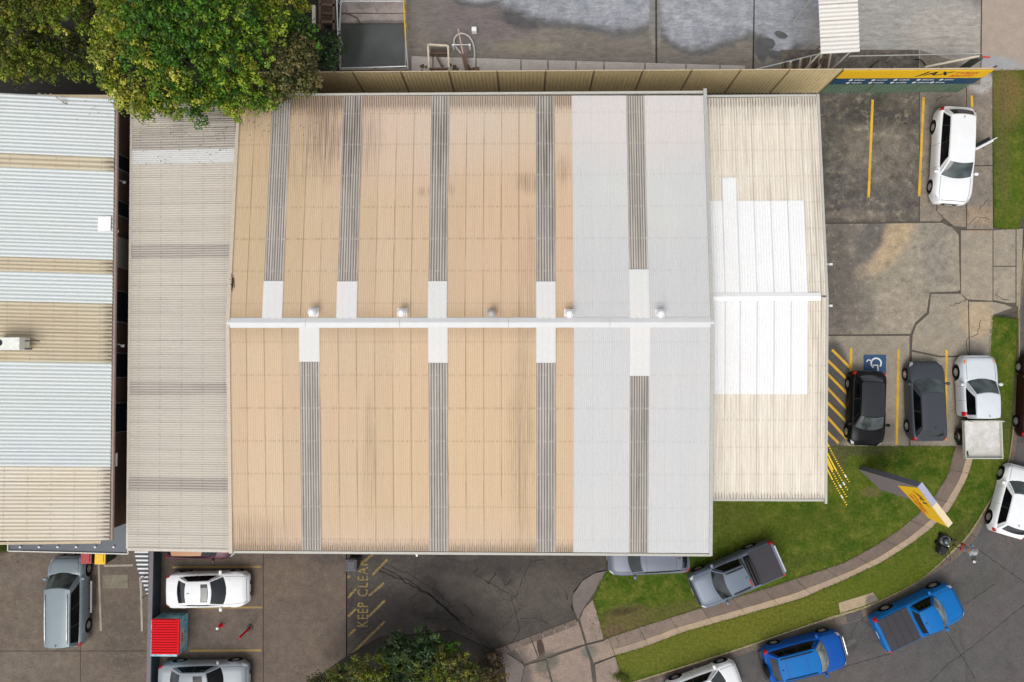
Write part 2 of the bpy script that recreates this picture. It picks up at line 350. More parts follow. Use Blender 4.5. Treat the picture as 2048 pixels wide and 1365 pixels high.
# --- worn yellow line paint
def paint(name, c, under, wear):
    t = NT(name); k = t.mr(t.noise(sc=9, det=6, rough=.8), .5 - .2 + wear * .3, .5 + .04 + wear * .3, 0, 1)
    k2 = t.mr(t.noise(sc=1.1, det=3), .3, .6, .55, 1)
    return t.done(t.mix(t.math('MULTIPLY', k, k2), under, c), 0.7)
m_yel = paint('yellow_line_paint', (0.72, 0.42, 0.02), (0.16, 0.13, 0.08), -.45)
m_yel_worn = paint('worn_yellow_line_paint', (0.33, 0.22, 0.05), (0.13, 0.10, 0.07), -.15)
m_yel_mid = paint('faded_yellow_line_paint', (0.42, 0.27, 0.03), (0.06, 0.05, 0.042), .32)
m_white_line = paint('worn_white_line_paint', (0.40, 0.34, 0.28), (0.14, 0.11, 0.09), -.4)
def line(parent, a, b, wpx, mat, name='parking_line', z=0.006):
    p = W(*a); q_ = W(*b); d = (q_ - p); n_ = Vector((-d.y, d.x, 0)).normalized() * (wpx / 37.9 / 2)
    return MB().prism([p + n_, q_ + n_, q_ - n_, p - n_], z - .004, z + .004).build(name, mat, parent, base='world')
for a, b in [((1745, 200), (1737, 395)), ((1847, 195), (1838, 393)), ((1943, 192), (1944, 215)), ((1797, 698), (1793, 890)), ((1893, 700), (1890, 880)), ((1702, 697), (1699, 886))]:
    line(ca, a, b, 5, m_yel, z=.01)
for a, b in [((1664, 700), (1699, 735)), ((1647, 713), (1697, 762)), ((1645, 738), (1697, 791)), ((1645, 766), (1697, 822)), ((1645, 796), (1697, 848)), ((1645, 824), (1697, 882)), ((1646, 856), (1677, 887))]:
    line(ca, a, b, 5, m_yel, 'hatching_line', z=.01)
# accessible bay symbol
m_signblue = plain('sign_blue_paint', (0.02, 0.07, 0.16), 0.6); m_white = plain('white_paint', (0.75, 0.75, 0.73), .6, var=.06)
sy = MB().prism([W(1727, 710), W(1772, 710), W(1772, 748), W(1727, 748)], .004, .012).build('accessible_bay_symbol', m_signblue, ca, base='world')
s = MB(); z = .016
def arcpts(cx, cy, r, a0, a1, n=18): return [(cx + r * math.cos(R(a0 + (a1 - a0) * i / n)), cy + r * math.sin(R(a0 + (a1 - a0) * i / n))) for i in range(n + 1)]
def flatstroke(s, pts, wpx, z):
    P = [W(*p) for p in pts]; w = wpx / 37.9 / 2; L_ = []; R_ = []
    for i, p in enumerate(P):
        t = (P[min(i + 1, len(P) - 1)] - P[max(i - 1, 0)]).normalized(); n_ = Vector((-t.y, t.x, 0)) * w; L_.append(p + n_); R_.append(p - n_)
    for i in range(len(P) - 1): s.add([(a.x, a.y, z) for a in (L_[i], R_[i], R_[i + 1], L_[i + 1])], [(0, 1, 2, 3)])
flatstroke(s, arcpts(1752, 727, 10, 120, 400), 3, z); flatstroke(s, [(1756, 742), (1755, 731), (1746, 731)], 3, z); flatstroke(s, [(1743, 722), (1736, 720), (1733, 724)], 2.4, z)
s.build('wheelchair_figure', m_white, sy, base='world')

# --- grass blades breaking the edges of the lawns
m_blade = NT('grass_blade'); _n = m_blade.noise(m_blade.pos(), 3.0, 4)
m_blade = m_blade.done(m_blade.mix(m_blade.mr(_n, .35, .65), (0.045, 0.095, 0.008), (0.14, 0.15, 0.025)), .8, spec=.2)
def inside(p, poly):
    c = False; n = len(poly); j = n - 1
    for i in range(n):
        if (poly[i].y > p[1]) != (poly[j].y > p[1]) and p[0] < (poly[j].x - poly[i].x) * (p[1] - poly[i].y) / (poly[j].y - poly[i].y) + poly[i].x: c = not c
        j = i
    return c
gb = MB(); rg = random.Random(11)
def blade(gb, x, y, z, h, rg):
    for _ in range(2):
        a = rg.uniform(0, 6.283); l = h * rg.uniform(.5, 1); w = .008; dx, dy = math.cos(a), math.sin(a)
        gb.add([(x - dy * w, y + dx * w, z), (x + dy * w, y - dx * w, z), (x + dx * l * .7, y + dy * l * .7, z + l * .75)], [(0, 1, 2)])
for nm, pts in lawns:
    P = [W(x, y) for x, y in pts]; x0 = min(p.x for p in P); x1 = max(p.x for p in P); y0 = min(p.y for p in P); y1 = max(p.y for p in P)
    for _ in range(int((x1 - x0) * (y1 - y0) * 110)):
        x, y = rg.uniform(x0, x1), rg.uniform(y0, y1)
        if inside((x, y), P): blade(gb, x, y, 0, rg.uniform(.03, .07), rg)
    for i in range(len(P)):
        a, b = P[i], P[(i + 1) % len(P)]
        for _ in range(int((b - a).length * 70)):
            p = a.lerp(b, rg.random()); blade(gb, p.x + rg.gauss(0, .03), p.y + rg.gauss(0, .03), 0, .07, rg)
# weeds beside the awning on the left, tuft at the footpath corner
for (px, py, sx, n_) in [(6, 1093, .22, 900), (1240, 1352, .16, 260), (1252, 1358, .12, 120)]:
    c = W(px, py)
    for _ in range(n_): blade(gb, c.x + rg.gauss(0, sx), c.y + rg.gauss(0, sx * .6), 0, rg.uniform(.1, .35), rg)
tag(gb.build('grass', m_blade), 'short green grass growing over the lawns and verges', 'grass', kind='stuff')

# ------------------------------------------------------------------ drive and paving at the bottom
m_drive = concrete('dark_drive_asphalt', (0.052, 0.042, 0.037), (0.070, 0.060, 0.050), blotch=[((0.11, 0.095, 0.078), .4, 4, .56, .7)], mott=.25, fine=.35, big=.6, cracks=.45, csc=.33,
    stains=[(1050, 1180, 110, 50, 0, (0.085, 0.072, 0.06), .8), (960, 1130, 120, 22, 0, (0.045, 0.036, 0.034), .7), (760, 1230, 60, 60, 0, (0.035, 0.028, 0.026), .8), (1150, 1130, 40, 16, 0, (0.05, 0.04, 0.034), .6),
            (930, 1270, 90, 22, -25, (0.026, 0.021, 0.019), .85, .5, .5, 2), (880, 1190, 60, 10, -50, (0.032, 0.027, 0.025), .7, .5, .5, 2),
            (900, 1180, 20, 30, 0, (0.085, 0.075, 0.065), .5, .6, .8, 2), (935, 1110, 20, 12, 0, (0.12, 0.10, 0.08), .4), (1010, 1150, 14, 26, 40, (0.03, 0.025, 0.024), .6)])
dr = MB().prism([W(x, y) for x, y in [(694, 900), (1260, 900), (1214, 1062), (1214, 1140), (1195, 1143), (1165, 1160), (1143, 1188), (1142, 1215), (1154, 1240), (990, 1301), (900, 1400), (694, 1420)]], -.4, -0.012)
dr = dr.build('driveway', m_drive); tag(dr, kind='structure')
for a, b in [((745, 1150), (775, 1119)), ((738, 1192), (768, 1167)), ((737, 1234), (770, 1201)), ((700, 1312), (770, 1243)), ((722, 1128), (752, 1104)), ((695, 1157), (700, 1152)), ((696, 1196), (712, 1178)), ((696, 1234), (712, 1218)), ((697, 1272), (711, 1258))]:
    line(dr, a, b, 4.5, m_yel_mid, 'hatching_line', z=-.004)
deps = lambda: bpy.context.evaluated_depsgraph_get()
def text_mesh(s, size, shear=0.0, bold=0.0, space=1.0, depth=0.0):
    cu = bpy.data.curves.new('lettering', 'FONT'); cu.body = s; cu.size = size; cu.shear = shear; cu.offset = bold; cu.space_character = space; cu.extrude = depth; cu.resolution_u = 2
    cu.align_x = 'LEFT'; cu.align_y = 'BOTTOM_BASELINE'
    o = bpy.data.objects.new('lettering', cu); col.objects.link(o); me = bpy.data.meshes.new_from_object(o.evaluated_get(deps())); me.name = 'lettering'
    bpy.data.objects.remove(o); bpy.data.curves.remove(cu); return me
def lay_text(s, parent, mat, M, width=None, height=None, name='lettering', **kw):
    me = text_mesh(s, 1.0, **kw); me.materials.clear(); me.materials.append(mat)
    xs = [v.co.x for v in me.vertices]; ys = [v.co.y for v in me.vertices]; x0, x1, y0, y1 = min(xs), max(xs), min(ys), max(ys)
    sx = (width / (x1 - x0)) if width else height / (y1 - y0); sy = (height / (y1 - y0)) if height else sx
    for v in me.vertices: v.co = M @ Vector(((v.co.x - x0) * sx, (v.co.y - y0) * sy, v.co.z))
    return place(name, me, parent)
def basis(o, x, y):
    x = Vector(x).normalized(); y = Vector(y).normalized(); z = x.cross(y).normalized()
    return Matrix((( x.x, y.x, z.x, o[0]), (x.y, y.y, z.y, o[1]), (x.z, y.z, z.z, o[2]), (0, 0, 0, 1)))
for s_, (x, y), wd in [('KEEP', (736, 1254), 1.25), ('CLEAR', (736, 1194), 1.95)]:
    p = W(x, y); p.z = -.002; lay_text(s_, dr, m_yel_mid, basis(p - dr.location, (0, 1, 0), (-1, 0, 0)), width=wd, height=.56, name='painted_word', space=1.15, bold=.01)

m_pinkslab = concrete('pinkish_concrete', (0.275, 0.205, 0.165), (0.235, 0.18, 0.15), mott=.2, fine=.35, cracks=.35, csc=.5, stains=[(1082, 1300, 7, 26, 10, (0.05, 0.03, 0.022), .95, .2, .2), (1093, 1325, 26, 18, 30, (0.12, 0.11, 0.085), .9, .3, .4), (1040, 1345, 22, 40, 0, (0.09, 0.075, 0.065), .8), (1180, 1305, 16, 12, 0, (0.13, 0.13, 0.11), .9, .2, .3), (1240, 1300, 60, 20, 18, (0.3, 0.23, 0.17), .5)])
m_greyslab = concrete('grey_concrete', (0.165, 0.135, 0.125), (0.145, 0.12, 0.11), mott=.15, fine=.25)
pv = empty('paving', W(1150, 1290)); tag(pv, kind='structure')
for m, pts in [(m_greyslab, [(1145, 1192), (1165, 1162), (1190, 1147), (1214, 1142), (1200, 1165), (1184, 1192), (1168, 1215), (1156, 1238), (1147, 1215)]),
               (m_pinkslab, [(1160, 1239), (1168, 1218), (1186, 1199), (1207, 1272), (1206, 1279), (1174, 1287)]),
               (m_pinkslab, [(1156, 1243), (1170, 1288), (1078, 1316), (1063, 1275)]), (m_pinkslab, [(1061, 1277), (1076, 1317), (1050, 1327), (1030, 1300), (1035, 1286)]),
               (m_pinkslab, [(1170, 1292), (1180, 1322), (1192, 1420), (1120, 1420), (1094, 1318)]), (m_pinkslab, [(1091, 1320), (1115, 1420), (1035, 1420), (1050, 1332)]),
               (m_greyslab, [(1045, 1328), (1048, 1334), (1030, 1420), (950, 1440), (960, 1330), (1010, 1305)]), (m_pinkslab, [(1174, 1291), (1208, 1282), (1216, 1277), (1230, 1311), (1188, 1326)]),
               (m_pinkslab, [(1190, 1330), (1230, 1314), (1242, 1350), (1248, 1400), (1198, 1420)])]:
    MB().prism([W(x, y) for x, y in pts], -.3, rng.uniform(-.004, .004)).build('paving_slab', m, pv, base='world')
for k in range(7):
    f0, f1 = k / 7, (k + 1) / 7 - .01
    a = Vector((990, 1300)); b = Vector((1153, 1238)); a2 = Vector((998, 1312)); b2 = Vector((1157, 1249))
    MB().prism([W(*a.lerp(b, f0)), W(*a.lerp(b, f1)), W(*a2.lerp(b2, f1)), W(*a2.lerp(b2, f0))], -.3, .012).build('edging_stone', m_kerb, pv, base='world')
MB().prism([W(x, y) for x, y in [(1140, 1190), (1214, 1140), (1190, 1200), (1232, 1314), (1252, 1410), (930, 1440), (985, 1300), (1150, 1238)]], -.35, -0.04).build('joint_bed', m_soil, pv, base='world')
# leaf litter under the autumn shrub
# ------------------------------------------------------------------ middle and left car parks
m_mid = concrete('brown_concrete', (0.135, 0.100, 0.075), (0.108, 0.084, 0.068), blotch=[((0.20, 0.155, 0.115), .45, 4, .54, .68), ((0.06, 0.048, 0.04), .4, 1.3, .56, .68)], mott=.22, fine=.32, big=.5, cracks=.15,
    stains=[(560, 1160, 50, 40, 0, (0.145, 0.105, 0.075), .7), (600, 1260, 70, 50, 0, (0.135, 0.10, 0.075), .6), (660, 1110, 40, 20, 0, (0.07, 0.055, 0.05), .7), (440, 1270, 60, 30, 0, (0.115, 0.092, 0.08), .6), (350, 1160, 30, 60, 0, (0.065, 0.052, 0.042), .6), (420, 1330, 120, 18, 0, (0.08, 0.065, 0.055), .5)])
m_left = concrete('brown_yard_concrete', (0.15, 0.115, 0.085), (0.115, 0.09, 0.07), blotch=[((0.23, 0.185, 0.135), .5, 4, .53, .67), ((0.06, 0.048, 0.04), .4, 1.3, .56, .68)], mott=.25, fine=.36, big=.5,
    stains=[(230, 1163, 26, 14, 0, (0.12, 0.10, 0.08), .2, .08, .08), (60, 1150, 60, 30, 0, (0.15, 0.12, 0.095), .6), (60, 1330, 90, 26, 0, (0.15, 0.125, 0.10), .6), (250, 1290, 40, 60, 0, (0.085, 0.07, 0.058), .6), (130, 1200, 50, 90, 0, (0.085, 0.07, 0.06), .5), (60, 1240, 30, 40, 0, (0.15, 0.125, 0.09), .5)])
mp = empty('car_park', W(500, 1230)); tag(mp, kind='structure')
for m, pts in [(m_mid, [(300, 900), (526, 900), (526, 1465), (300, 1465)]), (m_mid, [(527, 900), (692, 900), (692, 1465), (527, 1465)])]:
    MB().prism([W(x, y) for x, y in pts], -.3, rng.uniform(-.003, .003)).build('concrete_slab', m, mp, base='world')
for a, b in [((345, 1135), (523, 1134)), ((345, 1216), (525, 1215)), ((380, 1302), (523, 1301))]: line(mp, a, b, 4, m_yel_worn)
lp = empty('car_park', W(130, 1230)); tag(lp, kind='structure')
for pts in [[(-160, 900), (160.6, 900), (160.6, 1302), (-160, 1302)], [(161.4, 900), (300, 900), (300, 1302), (161.4, 1302)], [(-160, 1303), (160.6, 1303), (160.6, 1480), (-160, 1480)], [(161.4, 1303), (300, 1303), (300, 1480), (161.4, 1480)]]:
    MB().prism([W(x, y) for x, y in pts], -.3, rng.uniform(-.003, .003)).build('concrete_slab', m_left, lp, base='world')
for a, b in [((197, 1117), (202, 1262)), ((208, 1132), (266, 1131)), ((282, 1157), (284, 1263))]: line(lp, a, b, 4, m_white_line)

# ------------------------------------------------------------------ industrial yard behind the fence
WET = (0.085, 0.083, 0.080)
t = NT('yard_concrete')
c = t.mix(t.mr(t.noise(sc=.3, det=5), .35, .65), (0.185, 0.155, 0.135), (0.165, 0.150, 0.122))
def patch(c, px, py, rx, ry, rot, cc, a, soft=.3, amt=.35, nsc=.9, det=7):
    return t.mix(t.math('MULTIPLY', t.ell(px, py, rx, ry, rot, soft, amt, nsc, det), a), c, cc)
c = patch(c, 960, 30, 110, 60, 0, (0.15, 0.125, 0.125), .8, .5)
c = patch(c, 1060, 30, 60, 30, 0, (0.07, 0.07, 0.07), .9, .25)
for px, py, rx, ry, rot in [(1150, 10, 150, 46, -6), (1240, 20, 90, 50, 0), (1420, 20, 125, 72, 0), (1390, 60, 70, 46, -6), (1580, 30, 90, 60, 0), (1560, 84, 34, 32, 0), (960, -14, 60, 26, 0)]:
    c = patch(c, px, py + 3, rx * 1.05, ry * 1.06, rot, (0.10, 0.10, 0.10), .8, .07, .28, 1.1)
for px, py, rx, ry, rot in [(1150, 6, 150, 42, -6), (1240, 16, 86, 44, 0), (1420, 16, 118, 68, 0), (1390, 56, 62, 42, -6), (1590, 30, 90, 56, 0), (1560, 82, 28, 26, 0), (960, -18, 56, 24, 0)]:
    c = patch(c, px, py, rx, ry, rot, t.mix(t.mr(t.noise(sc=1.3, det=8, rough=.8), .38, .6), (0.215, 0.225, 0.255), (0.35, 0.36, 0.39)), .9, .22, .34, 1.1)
c = patch(c, 1800, 60, 190, 90, 0, (0.31, 0.30, 0.28), 1.0, .25, .3)
c = patch(c, 1900, 70, 90, 60, 0, (0.37, 0.33, 0.29), .7, .4, .4)
c = patch(c, 1310, 40, 12, 70, 0, (0.20, 0.185, 0.165), .9, .2, .15)
c = patch(c, 1535, 88, 16, 12, 0, (0.075, 0.08, 0.078), .95, .1, .35, 2.5); c = patch(c, 1562, 70, 14, 7, -20, (0.075, 0.08, 0.078), .95, .1, .35, 2.5)
c = patch(c, 1522, 100, 12, 26, 10, (0.08, 0.08, 0.08), .95, .15, .3, 2); c = patch(c, 1560, 112, 40, 9, -12, (0.08, 0.08, 0.08), .9, .15, .4, 2)
c = patch(c, 1050, 95, 60, 14, 0, (0.24, 0.21, 0.14), .6, .5, .5)
ms = t.noise(t.scale(t.pos(), (1.0, 3.2, 1)), 1.6, 8, .75, .8)
c = t.mul(c, t.mr(ms, .32, .68, .68, 1.32)); c = t.mul(c, t.mr(t.noise(sc=12, det=5, rough=.75), .3, .7, .84, 1.16))
t.bump(t.noise(sc=20, det=5), .01, .4)
m_yard = t.done(c, t.mr(t.noise(sc=.5), .4, .6, .55, .85))
m_road_top = concrete('apron_concrete', (0.36, 0.29, 0.235), (0.33, 0.275, 0.225), mott=.1, fine=.14, stains=[(1990, 125, 60, 12, -8, (0.30, 0.31, 0.33), .8)])
yd = empty('yard', W(1300, 60)); tag(yd, kind='structure')
for m, pts in [(m_yard, [(812, -260), (1309, -260), (1311, 160), (812, 160)]), (m_yard, [(1313, -260), (1511, -260), (1506, 62), (1504, 160), (1315, 160)]), (m_yard, [(1514, -260), (1963, -260), (1961, 170), (1508, 170), (1509, 62)]), (m_road_top, [(1967, -260), (2400, -260), (2400, 140), (1985, 142), (1963, 160)])]:
    MB().prism([W(x, y) for x, y in pts], -.3, rng.uniform(-.004, .002)).build('concrete_slab', m, yd, base='world')
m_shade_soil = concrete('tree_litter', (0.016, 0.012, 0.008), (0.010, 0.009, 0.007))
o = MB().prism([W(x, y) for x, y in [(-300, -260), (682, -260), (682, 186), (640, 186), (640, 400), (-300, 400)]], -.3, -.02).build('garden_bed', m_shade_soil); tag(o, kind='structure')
o = MB().prism([W(x, y) for x, y in [(640, 150), (1990, 150), (1990, 186), (1640, 186), (1640, 900), (640, 900)]], -.3, -.03).build('side_passage', plain('passage_dirt', (0.035, 0.03, 0.022))); tag(o, kind='structure')
# settling pit
m_water = NT('pit_water'); _c = m_water.mix(m_water.mr(m_water.noise(sc=.9, det=4), .4, .6), (0.085, 0.09, 0.088), (0.105, 0.11, 0.108))
_c = m_water.mix(m_water.ell(705, 85, 24, 60, -10, .5, .5), _c, (0.04, 0.045, 0.035))
m_water = m_water.done(_c, .35)
m_pitwall = concrete('pit_concrete', (0.36, 0.30, 0.27), (0.33, 0.28, 0.26), mott=.22, fine=.25, stains=[(760, 45, 70, 5, 0, (0.17, 0.15, 0.14), .9, .4, .6, 2), (725, 12, 14, 8, 0, (0.2, 0.17, 0.15), .7)])
pit = empty('settling_pit', W(748, 90)); tag(pit, kind='structure')
MB().prism([W(x, y) for x, y in [(680, -40), (812, -40), (812, 26), (680, 26)]], -.5, 0.0).build('pit_slab', m_pitwall, pit, base='world')
MB().prism([W(x, y) for x, y in [(680, 28), (812, 28), (812, 46), (680, 46)]], -.5, -0.01).build('pit_slab', m_pitwall, pit, base='world')
MB().prism([W(x, y) for x, y in [(680, 44), (810, 44), (810, 140), (680, 140)]], -.5, -0.12).build('water', m_water, pit, base='world')
for pts in [[(680, 137), (815, 137), (815, 141), (680, 141)], [(810, 44), (813, 44), (813, 137), (810, 137)], [(679, 44), (682, 44), (682, 137), (679, 137)]]:
    MB().prism([W(x, y) for x, y in pts], -.5, 0.05).build('pit_kerb', m_pitwall, pit, base='world')
# low wall blocks behind the fence
m_ledge = concrete('ledge_concrete', (0.42, 0.38, 0.35), (0.38, 0.34, 0.31), mott=.12, fine=.2, stains=[(1150, 122, 60, 2, -2, (0.12, 0.1, 0.09), .7, .4, .6, 3), (1400, 132, 60, 2, -2, (0.12, 0.1, 0.09), .6, .4, .6, 3)])
xs = [822, 866, 952, 1042, 1096, 1152, 1208, 1290, 1372, 1440, 1491]
for i in range(len(xs) - 1):
    y = lambda x: 113 + (x - 822) * .028
    oo = ['leftmost', 'second', 'third', 'fourth', 'fifth', 'sixth', 'seventh', 'eighth', 'ninth', 'rightmost'][i]
    b = MB().prism([W(xs[i] + 1, y(xs[i]), .35), W(xs[i + 1] - 1, y(xs[i + 1]), .35), W(xs[i + 1] - 1, 156, .35), W(xs[i] + 1, 156, .35)], 0, .35).build('concrete_block', m_ledge, None)
    tag(b, 'pale concrete block behind the tan fence, %s of ten from the left' % oo, 'concrete block', 'concrete blocks of the low wall behind the tan fence')

# pale patch in the left car park, cracks and tar lines
MB().prism([W(205, 1150), W(255, 1150), W(256, 1177), W(206, 1177)], .001, .006).build('pale_concrete_patch', concrete('pale_patch_concrete', (0.24, 0.21, 0.15), (0.19, 0.165, 0.12), mott=.3, fine=.3), lp, base='world')
m_crack = plain('crack_dirt', (0.018, 0.015, 0.014), .9, var=.4, sc=20)
def crack(parent, pts, wpx, z, seed, rag=1.6):
    rr = random.Random(seed); out = []
    for i in range(len(pts) - 1):
        a, b = Vector(pts[i]), Vector(pts[i + 1]); n_ = max(2, int((b - a).length / 6))
        for k in range(n_): out.append(a.lerp(b, k / n_) + Vector((rr.gauss(0, rag), rr.gauss(0, rag))) * .6)
    out.append(Vector(pts[-1])); m = MB(); P = [W(*p) for p in out]
    for i in range(len(P) - 1):
        t_ = (P[i + 1] - P[i]).normalized(); n_ = Vector((-t_.y, t_.x, 0)); wa = wpx / 37.9 / 2 * (.45 + .8 * abs(math.sin(i * .9 + seed))); wb = wpx / 37.9 / 2 * (.45 + .8 * abs(math.sin((i + 1) * .9 + seed)))
        m.add([(q.x, q.y, z) for q in (P[i] + n_ * wa, P[i] - n_ * wa, P[i + 1] - n_ * wb, P[i + 1] + n_ * wb)], [(0, 1, 2, 3)])
    return m.build('crack', m_crack, parent, base='world')
dz = -.012 + .003
for i, (p, w_) in enumerate([([(755, 1140), (800, 1160), (850, 1185), (890, 1215), (930, 1258), (975, 1296)], 4), ([(760, 1134), (815, 1160), (860, 1190), (895, 1222), (945, 1262), (990, 1300)], 3), ([(770, 1130), (820, 1150), (870, 1180), (905, 1215)], 2), ([(815, 1200), (830, 1192), (840, 1180)], 1.6), ([(850, 1235), (890, 1240), (930, 1240)], 2),
        ([(1012, 1300), (1040, 1262), (1028, 1215), (1022, 1190), (1000, 1178), (950, 1150)], 1.8), ([(1030, 1200), (1045, 1160), (1060, 1125), (1090, 1118)], 1.6), ([(1040, 1238), (1070, 1236), (1100, 1250)], 1.5), ([(975, 1165), (990, 1150), (992, 1145)], 3), ([(1010, 1172), (1022, 1160)], 3), ([(948, 1148), (956, 1136)], 3), ([(930, 1210), (948, 1232)], 2.4), ([(1130, 1180), (1135, 1200)], 2)]):
    crack(dr, p, w_ * .75, dz, i)
for i, p in enumerate([[(1974, 1111), (2010, 1137), (2060, 1172)], [(2060, 1206), (1990, 1262), (1934, 1307)], [(1785, 1309), (1720, 1328), (1660, 1344)], [(1936, 1210), (1993, 1170)], [(1895, 1267), (1922, 1308), (1950, 1352), (1958, 1380)], [(1934, 1307), (1900, 1330), (1860, 1370)], [(1950, 1095), (1974, 1111)]]):
    crack(r, p, 1.1, -.128, i + 30, .8)
for i, p in enumerate([[(1924, 590), (1936, 600), (1898, 610)], [(1938, 715), (1930, 690), (1938, 676), (1955, 668), (1962, 640)], [(1990, 590), (2005, 600), (2018, 600)], [(1940, 452), (1945, 440), (1965, 432), (1978, 440)], [(1958, 420), (1975, 400)], [(1900, 190), (1880, 196), (1872, 206)]]):
    crack(ca, p, 1.0, .006, i + 50, 2.4)
# ================================================================== BUILDINGS
def sheet(parent, A, B, D, C, pitch, amp, mat, name='roof_sheet', th=0.006, lift=0.0, seg=4, trap=False, v0=0.0):
    """corrugated sheet: A->B across at the high end, D->C across at the low end"""
    A, B, C, D = (Vector(p) for p in (A, B, C, D)); wdt = (B - A).length; n = max(1, round(wdt / pitch)); nu = n * seg
    nrm = (B - A).cross(D - A).normalized()
    if nrm.z < 0: nrm = -nrm
    v = []; f = []; uv = []; flat = 0
    Lh = ((D - A).length + (C - B).length) / 2
    for lay in (0, 1):
        for j in (0, 1):
            for i in range(nu + 1):
                u = i / nu; p = A.lerp(B, u) if j == 0 else D.lerp(C, u); ph = (i % seg) / seg
                hgt = amp * (0.5 - 0.5 * math.cos(2 * math.pi * (i / seg))) if not trap else amp * (0, .15, 1, .9)[i % seg if i < nu else 0]
                v.append(p + nrm * (hgt + lift - lay * th)); uv.append((i / seg, v0 + (0 if j == 0 else Lh)))
    m = nu + 1
    for i in range(nu):
        f.append((i, i + 1, m + i + 1, m + i)); f.append((2 * m + i, 3 * m + i, 3 * m + i + 1, 2 * m + i + 1))
    flat = len(f); k4 = len(v); v += [p.copy() for p in v]; uv += list(uv)
    for i in range(nu):
        f.append((k4 + m + i, k4 + m + i + 1, k4 + 3 * m + i + 1, k4 + 3 * m + i)); f.append((k4 + i, k4 + 2 * m + i, k4 + 2 * m + i + 1, k4 + i + 1))
    f.append((k4, k4 + m, k4 + 3 * m, k4 + 2 * m)); f.append((k4 + m - 1, k4 + 3 * m - 1, k4 + 4 * m - 1, k4 + 2 * m - 1))
    off = parent.location
    me = bpy.data.meshes.new(name); me.from_pydata([tuple(p - off) for p in v], [], f); me.materials.append(mat)
    ul = me.uv_layers.new(name='UVMap')
    for l in me.loops: ul.data[l.index].uv = uv[l.vertex_index]
    u2 = me.uv_layers.new(name='Across'); U = max(p[0] for p in uv) or 1
    for l in me.loops: u2.data[l.index].uv = (uv[l.vertex_index][0] / U, uv[l.vertex_index][1])
    me.polygons.foreach_set('use_smooth', [i < flat for i in range(len(f))]); me.update()
    o = bpy.data.objects.new(name, me); col.objects.link(o); o.parent = parent
    return o

def metal(name, c, c2=None, valley=0.25, streak=0.15, rough=0.6, end=0.0, endlen=0.6, length=10.25, stains=(), rows=None, grime_and_shade=(0.10, 0.075, 0.055), var=0.05, edge=0.0, lap=0.5, rowc=None, sharp=2.0, pink=None):
    """painted or weathered corrugated sheet. UV: u counts corrugations, v metres down the slope"""
    t = NT(name); s = t.sep(t.uv()); u, v = s[0], s[1]
    cc = t.mix(t.mr(t.noise(sc=.35, det=3), .35, .65), c, c2) if c2 else c
    cc = t.mul(cc, t.mr(t.rand(), 0, 1, 1 - var, 1 + var))
    if pink:
        for (px, py, rx, ry, pc, a) in pink: cc = t.mix(t.math('MULTIPLY', t.ell(px, py, rx, ry, 0, .8, .5, .5, h=5.2), a), cc, pc)
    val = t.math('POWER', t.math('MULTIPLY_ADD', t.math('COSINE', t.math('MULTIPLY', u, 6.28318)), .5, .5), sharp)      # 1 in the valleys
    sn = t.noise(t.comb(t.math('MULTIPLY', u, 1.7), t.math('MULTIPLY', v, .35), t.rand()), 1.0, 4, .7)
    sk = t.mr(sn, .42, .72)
    cc = t.mix(t.math('MULTIPLY', sk, streak), cc, grime_and_shade)
    cc = t.mix(t.math('MULTIPLY', val, valley), cc, grime_and_shade)  # valley shade put into the colour together with dirt, as form shading is faint
    if end:
        n1 = t.noise(t.comb(u, t.math('MULTIPLY', v, 2.0), 3.0), 1.3, 3)
        e = t.mr(t.math('ADD', v, t.math('MULTIPLY', n1, .8)), length - endlen + .35, length + .25)
        cc = t.mix(t.math('MULTIPLY', t.math('MULTIPLY', e, t.math('MULTIPLY_ADD', val, .75, .25)), end), cc, (0.05, 0.038, 0.03))
    if edge:
        cc = t.mix(t.math('MULTIPLY', t.mr(v, 0.25, 0.75, 1, 0), edge), cc, grime_and_shade)
    for (px, py, rx, ry, a) in stains:
        m = t.ell(px, py, rx, ry, 0, .7, .6, 1.0, h=5.1)
        cc = t.mix(t.math('MULTIPLY', t.math('MULTIPLY', m, t.math('MULTIPLY_ADD', val, .7, .3)), t.math('MULTIPLY', t.mr(sn, .34, .54), a)), cc, (0.06, 0.042, 0.032))
    if rows:
        fr = t.math('FRACT', t.math('MULTIPLY', v, 1 / rows)); d = t.math('ABSOLUTE', t.math('SUBTRACT', fr, .5))
        k = t.math('MULTIPLY', t.mr(d, 0.0, .05, 1, 0), t.mr(t.noise(t.comb(u, t.math('FLOOR', t.math('MULTIPLY', v, 1 / rows)), 0.0), 2.2, 2), .45, .6))
        cc = t.mix(t.math('MULTIPLY', k, .55 if rowc is None else .5), cc, rowc or grime_and_shade)
    if lap:
        sa = t.sep(t.uv('Across')); e = t.math('MAXIMUM', t.mr(sa[0], .02, .075, 1, 0), t.mr(sa[0], .965, 1.0, 0, 1))
        k = t.math('MULTIPLY', e, t.mr(t.noise(t.comb(t.math('MULTIPLY', t.rand(), 40), t.math('MULTIPLY', v, .25), 0.0), 1.0, 3), .34, .56))
        cc = t.mix(t.math('MULTIPLY', k, lap), cc, t.mul(grime_and_shade, .45) if False else (0.12, 0.08, 0.055))
    cc = t.mul(cc, t.mr(t.noise(sc=9, det=4), .3, .7, .96, 1.04))
    return t.done(cc, rough, 0.0, .15)

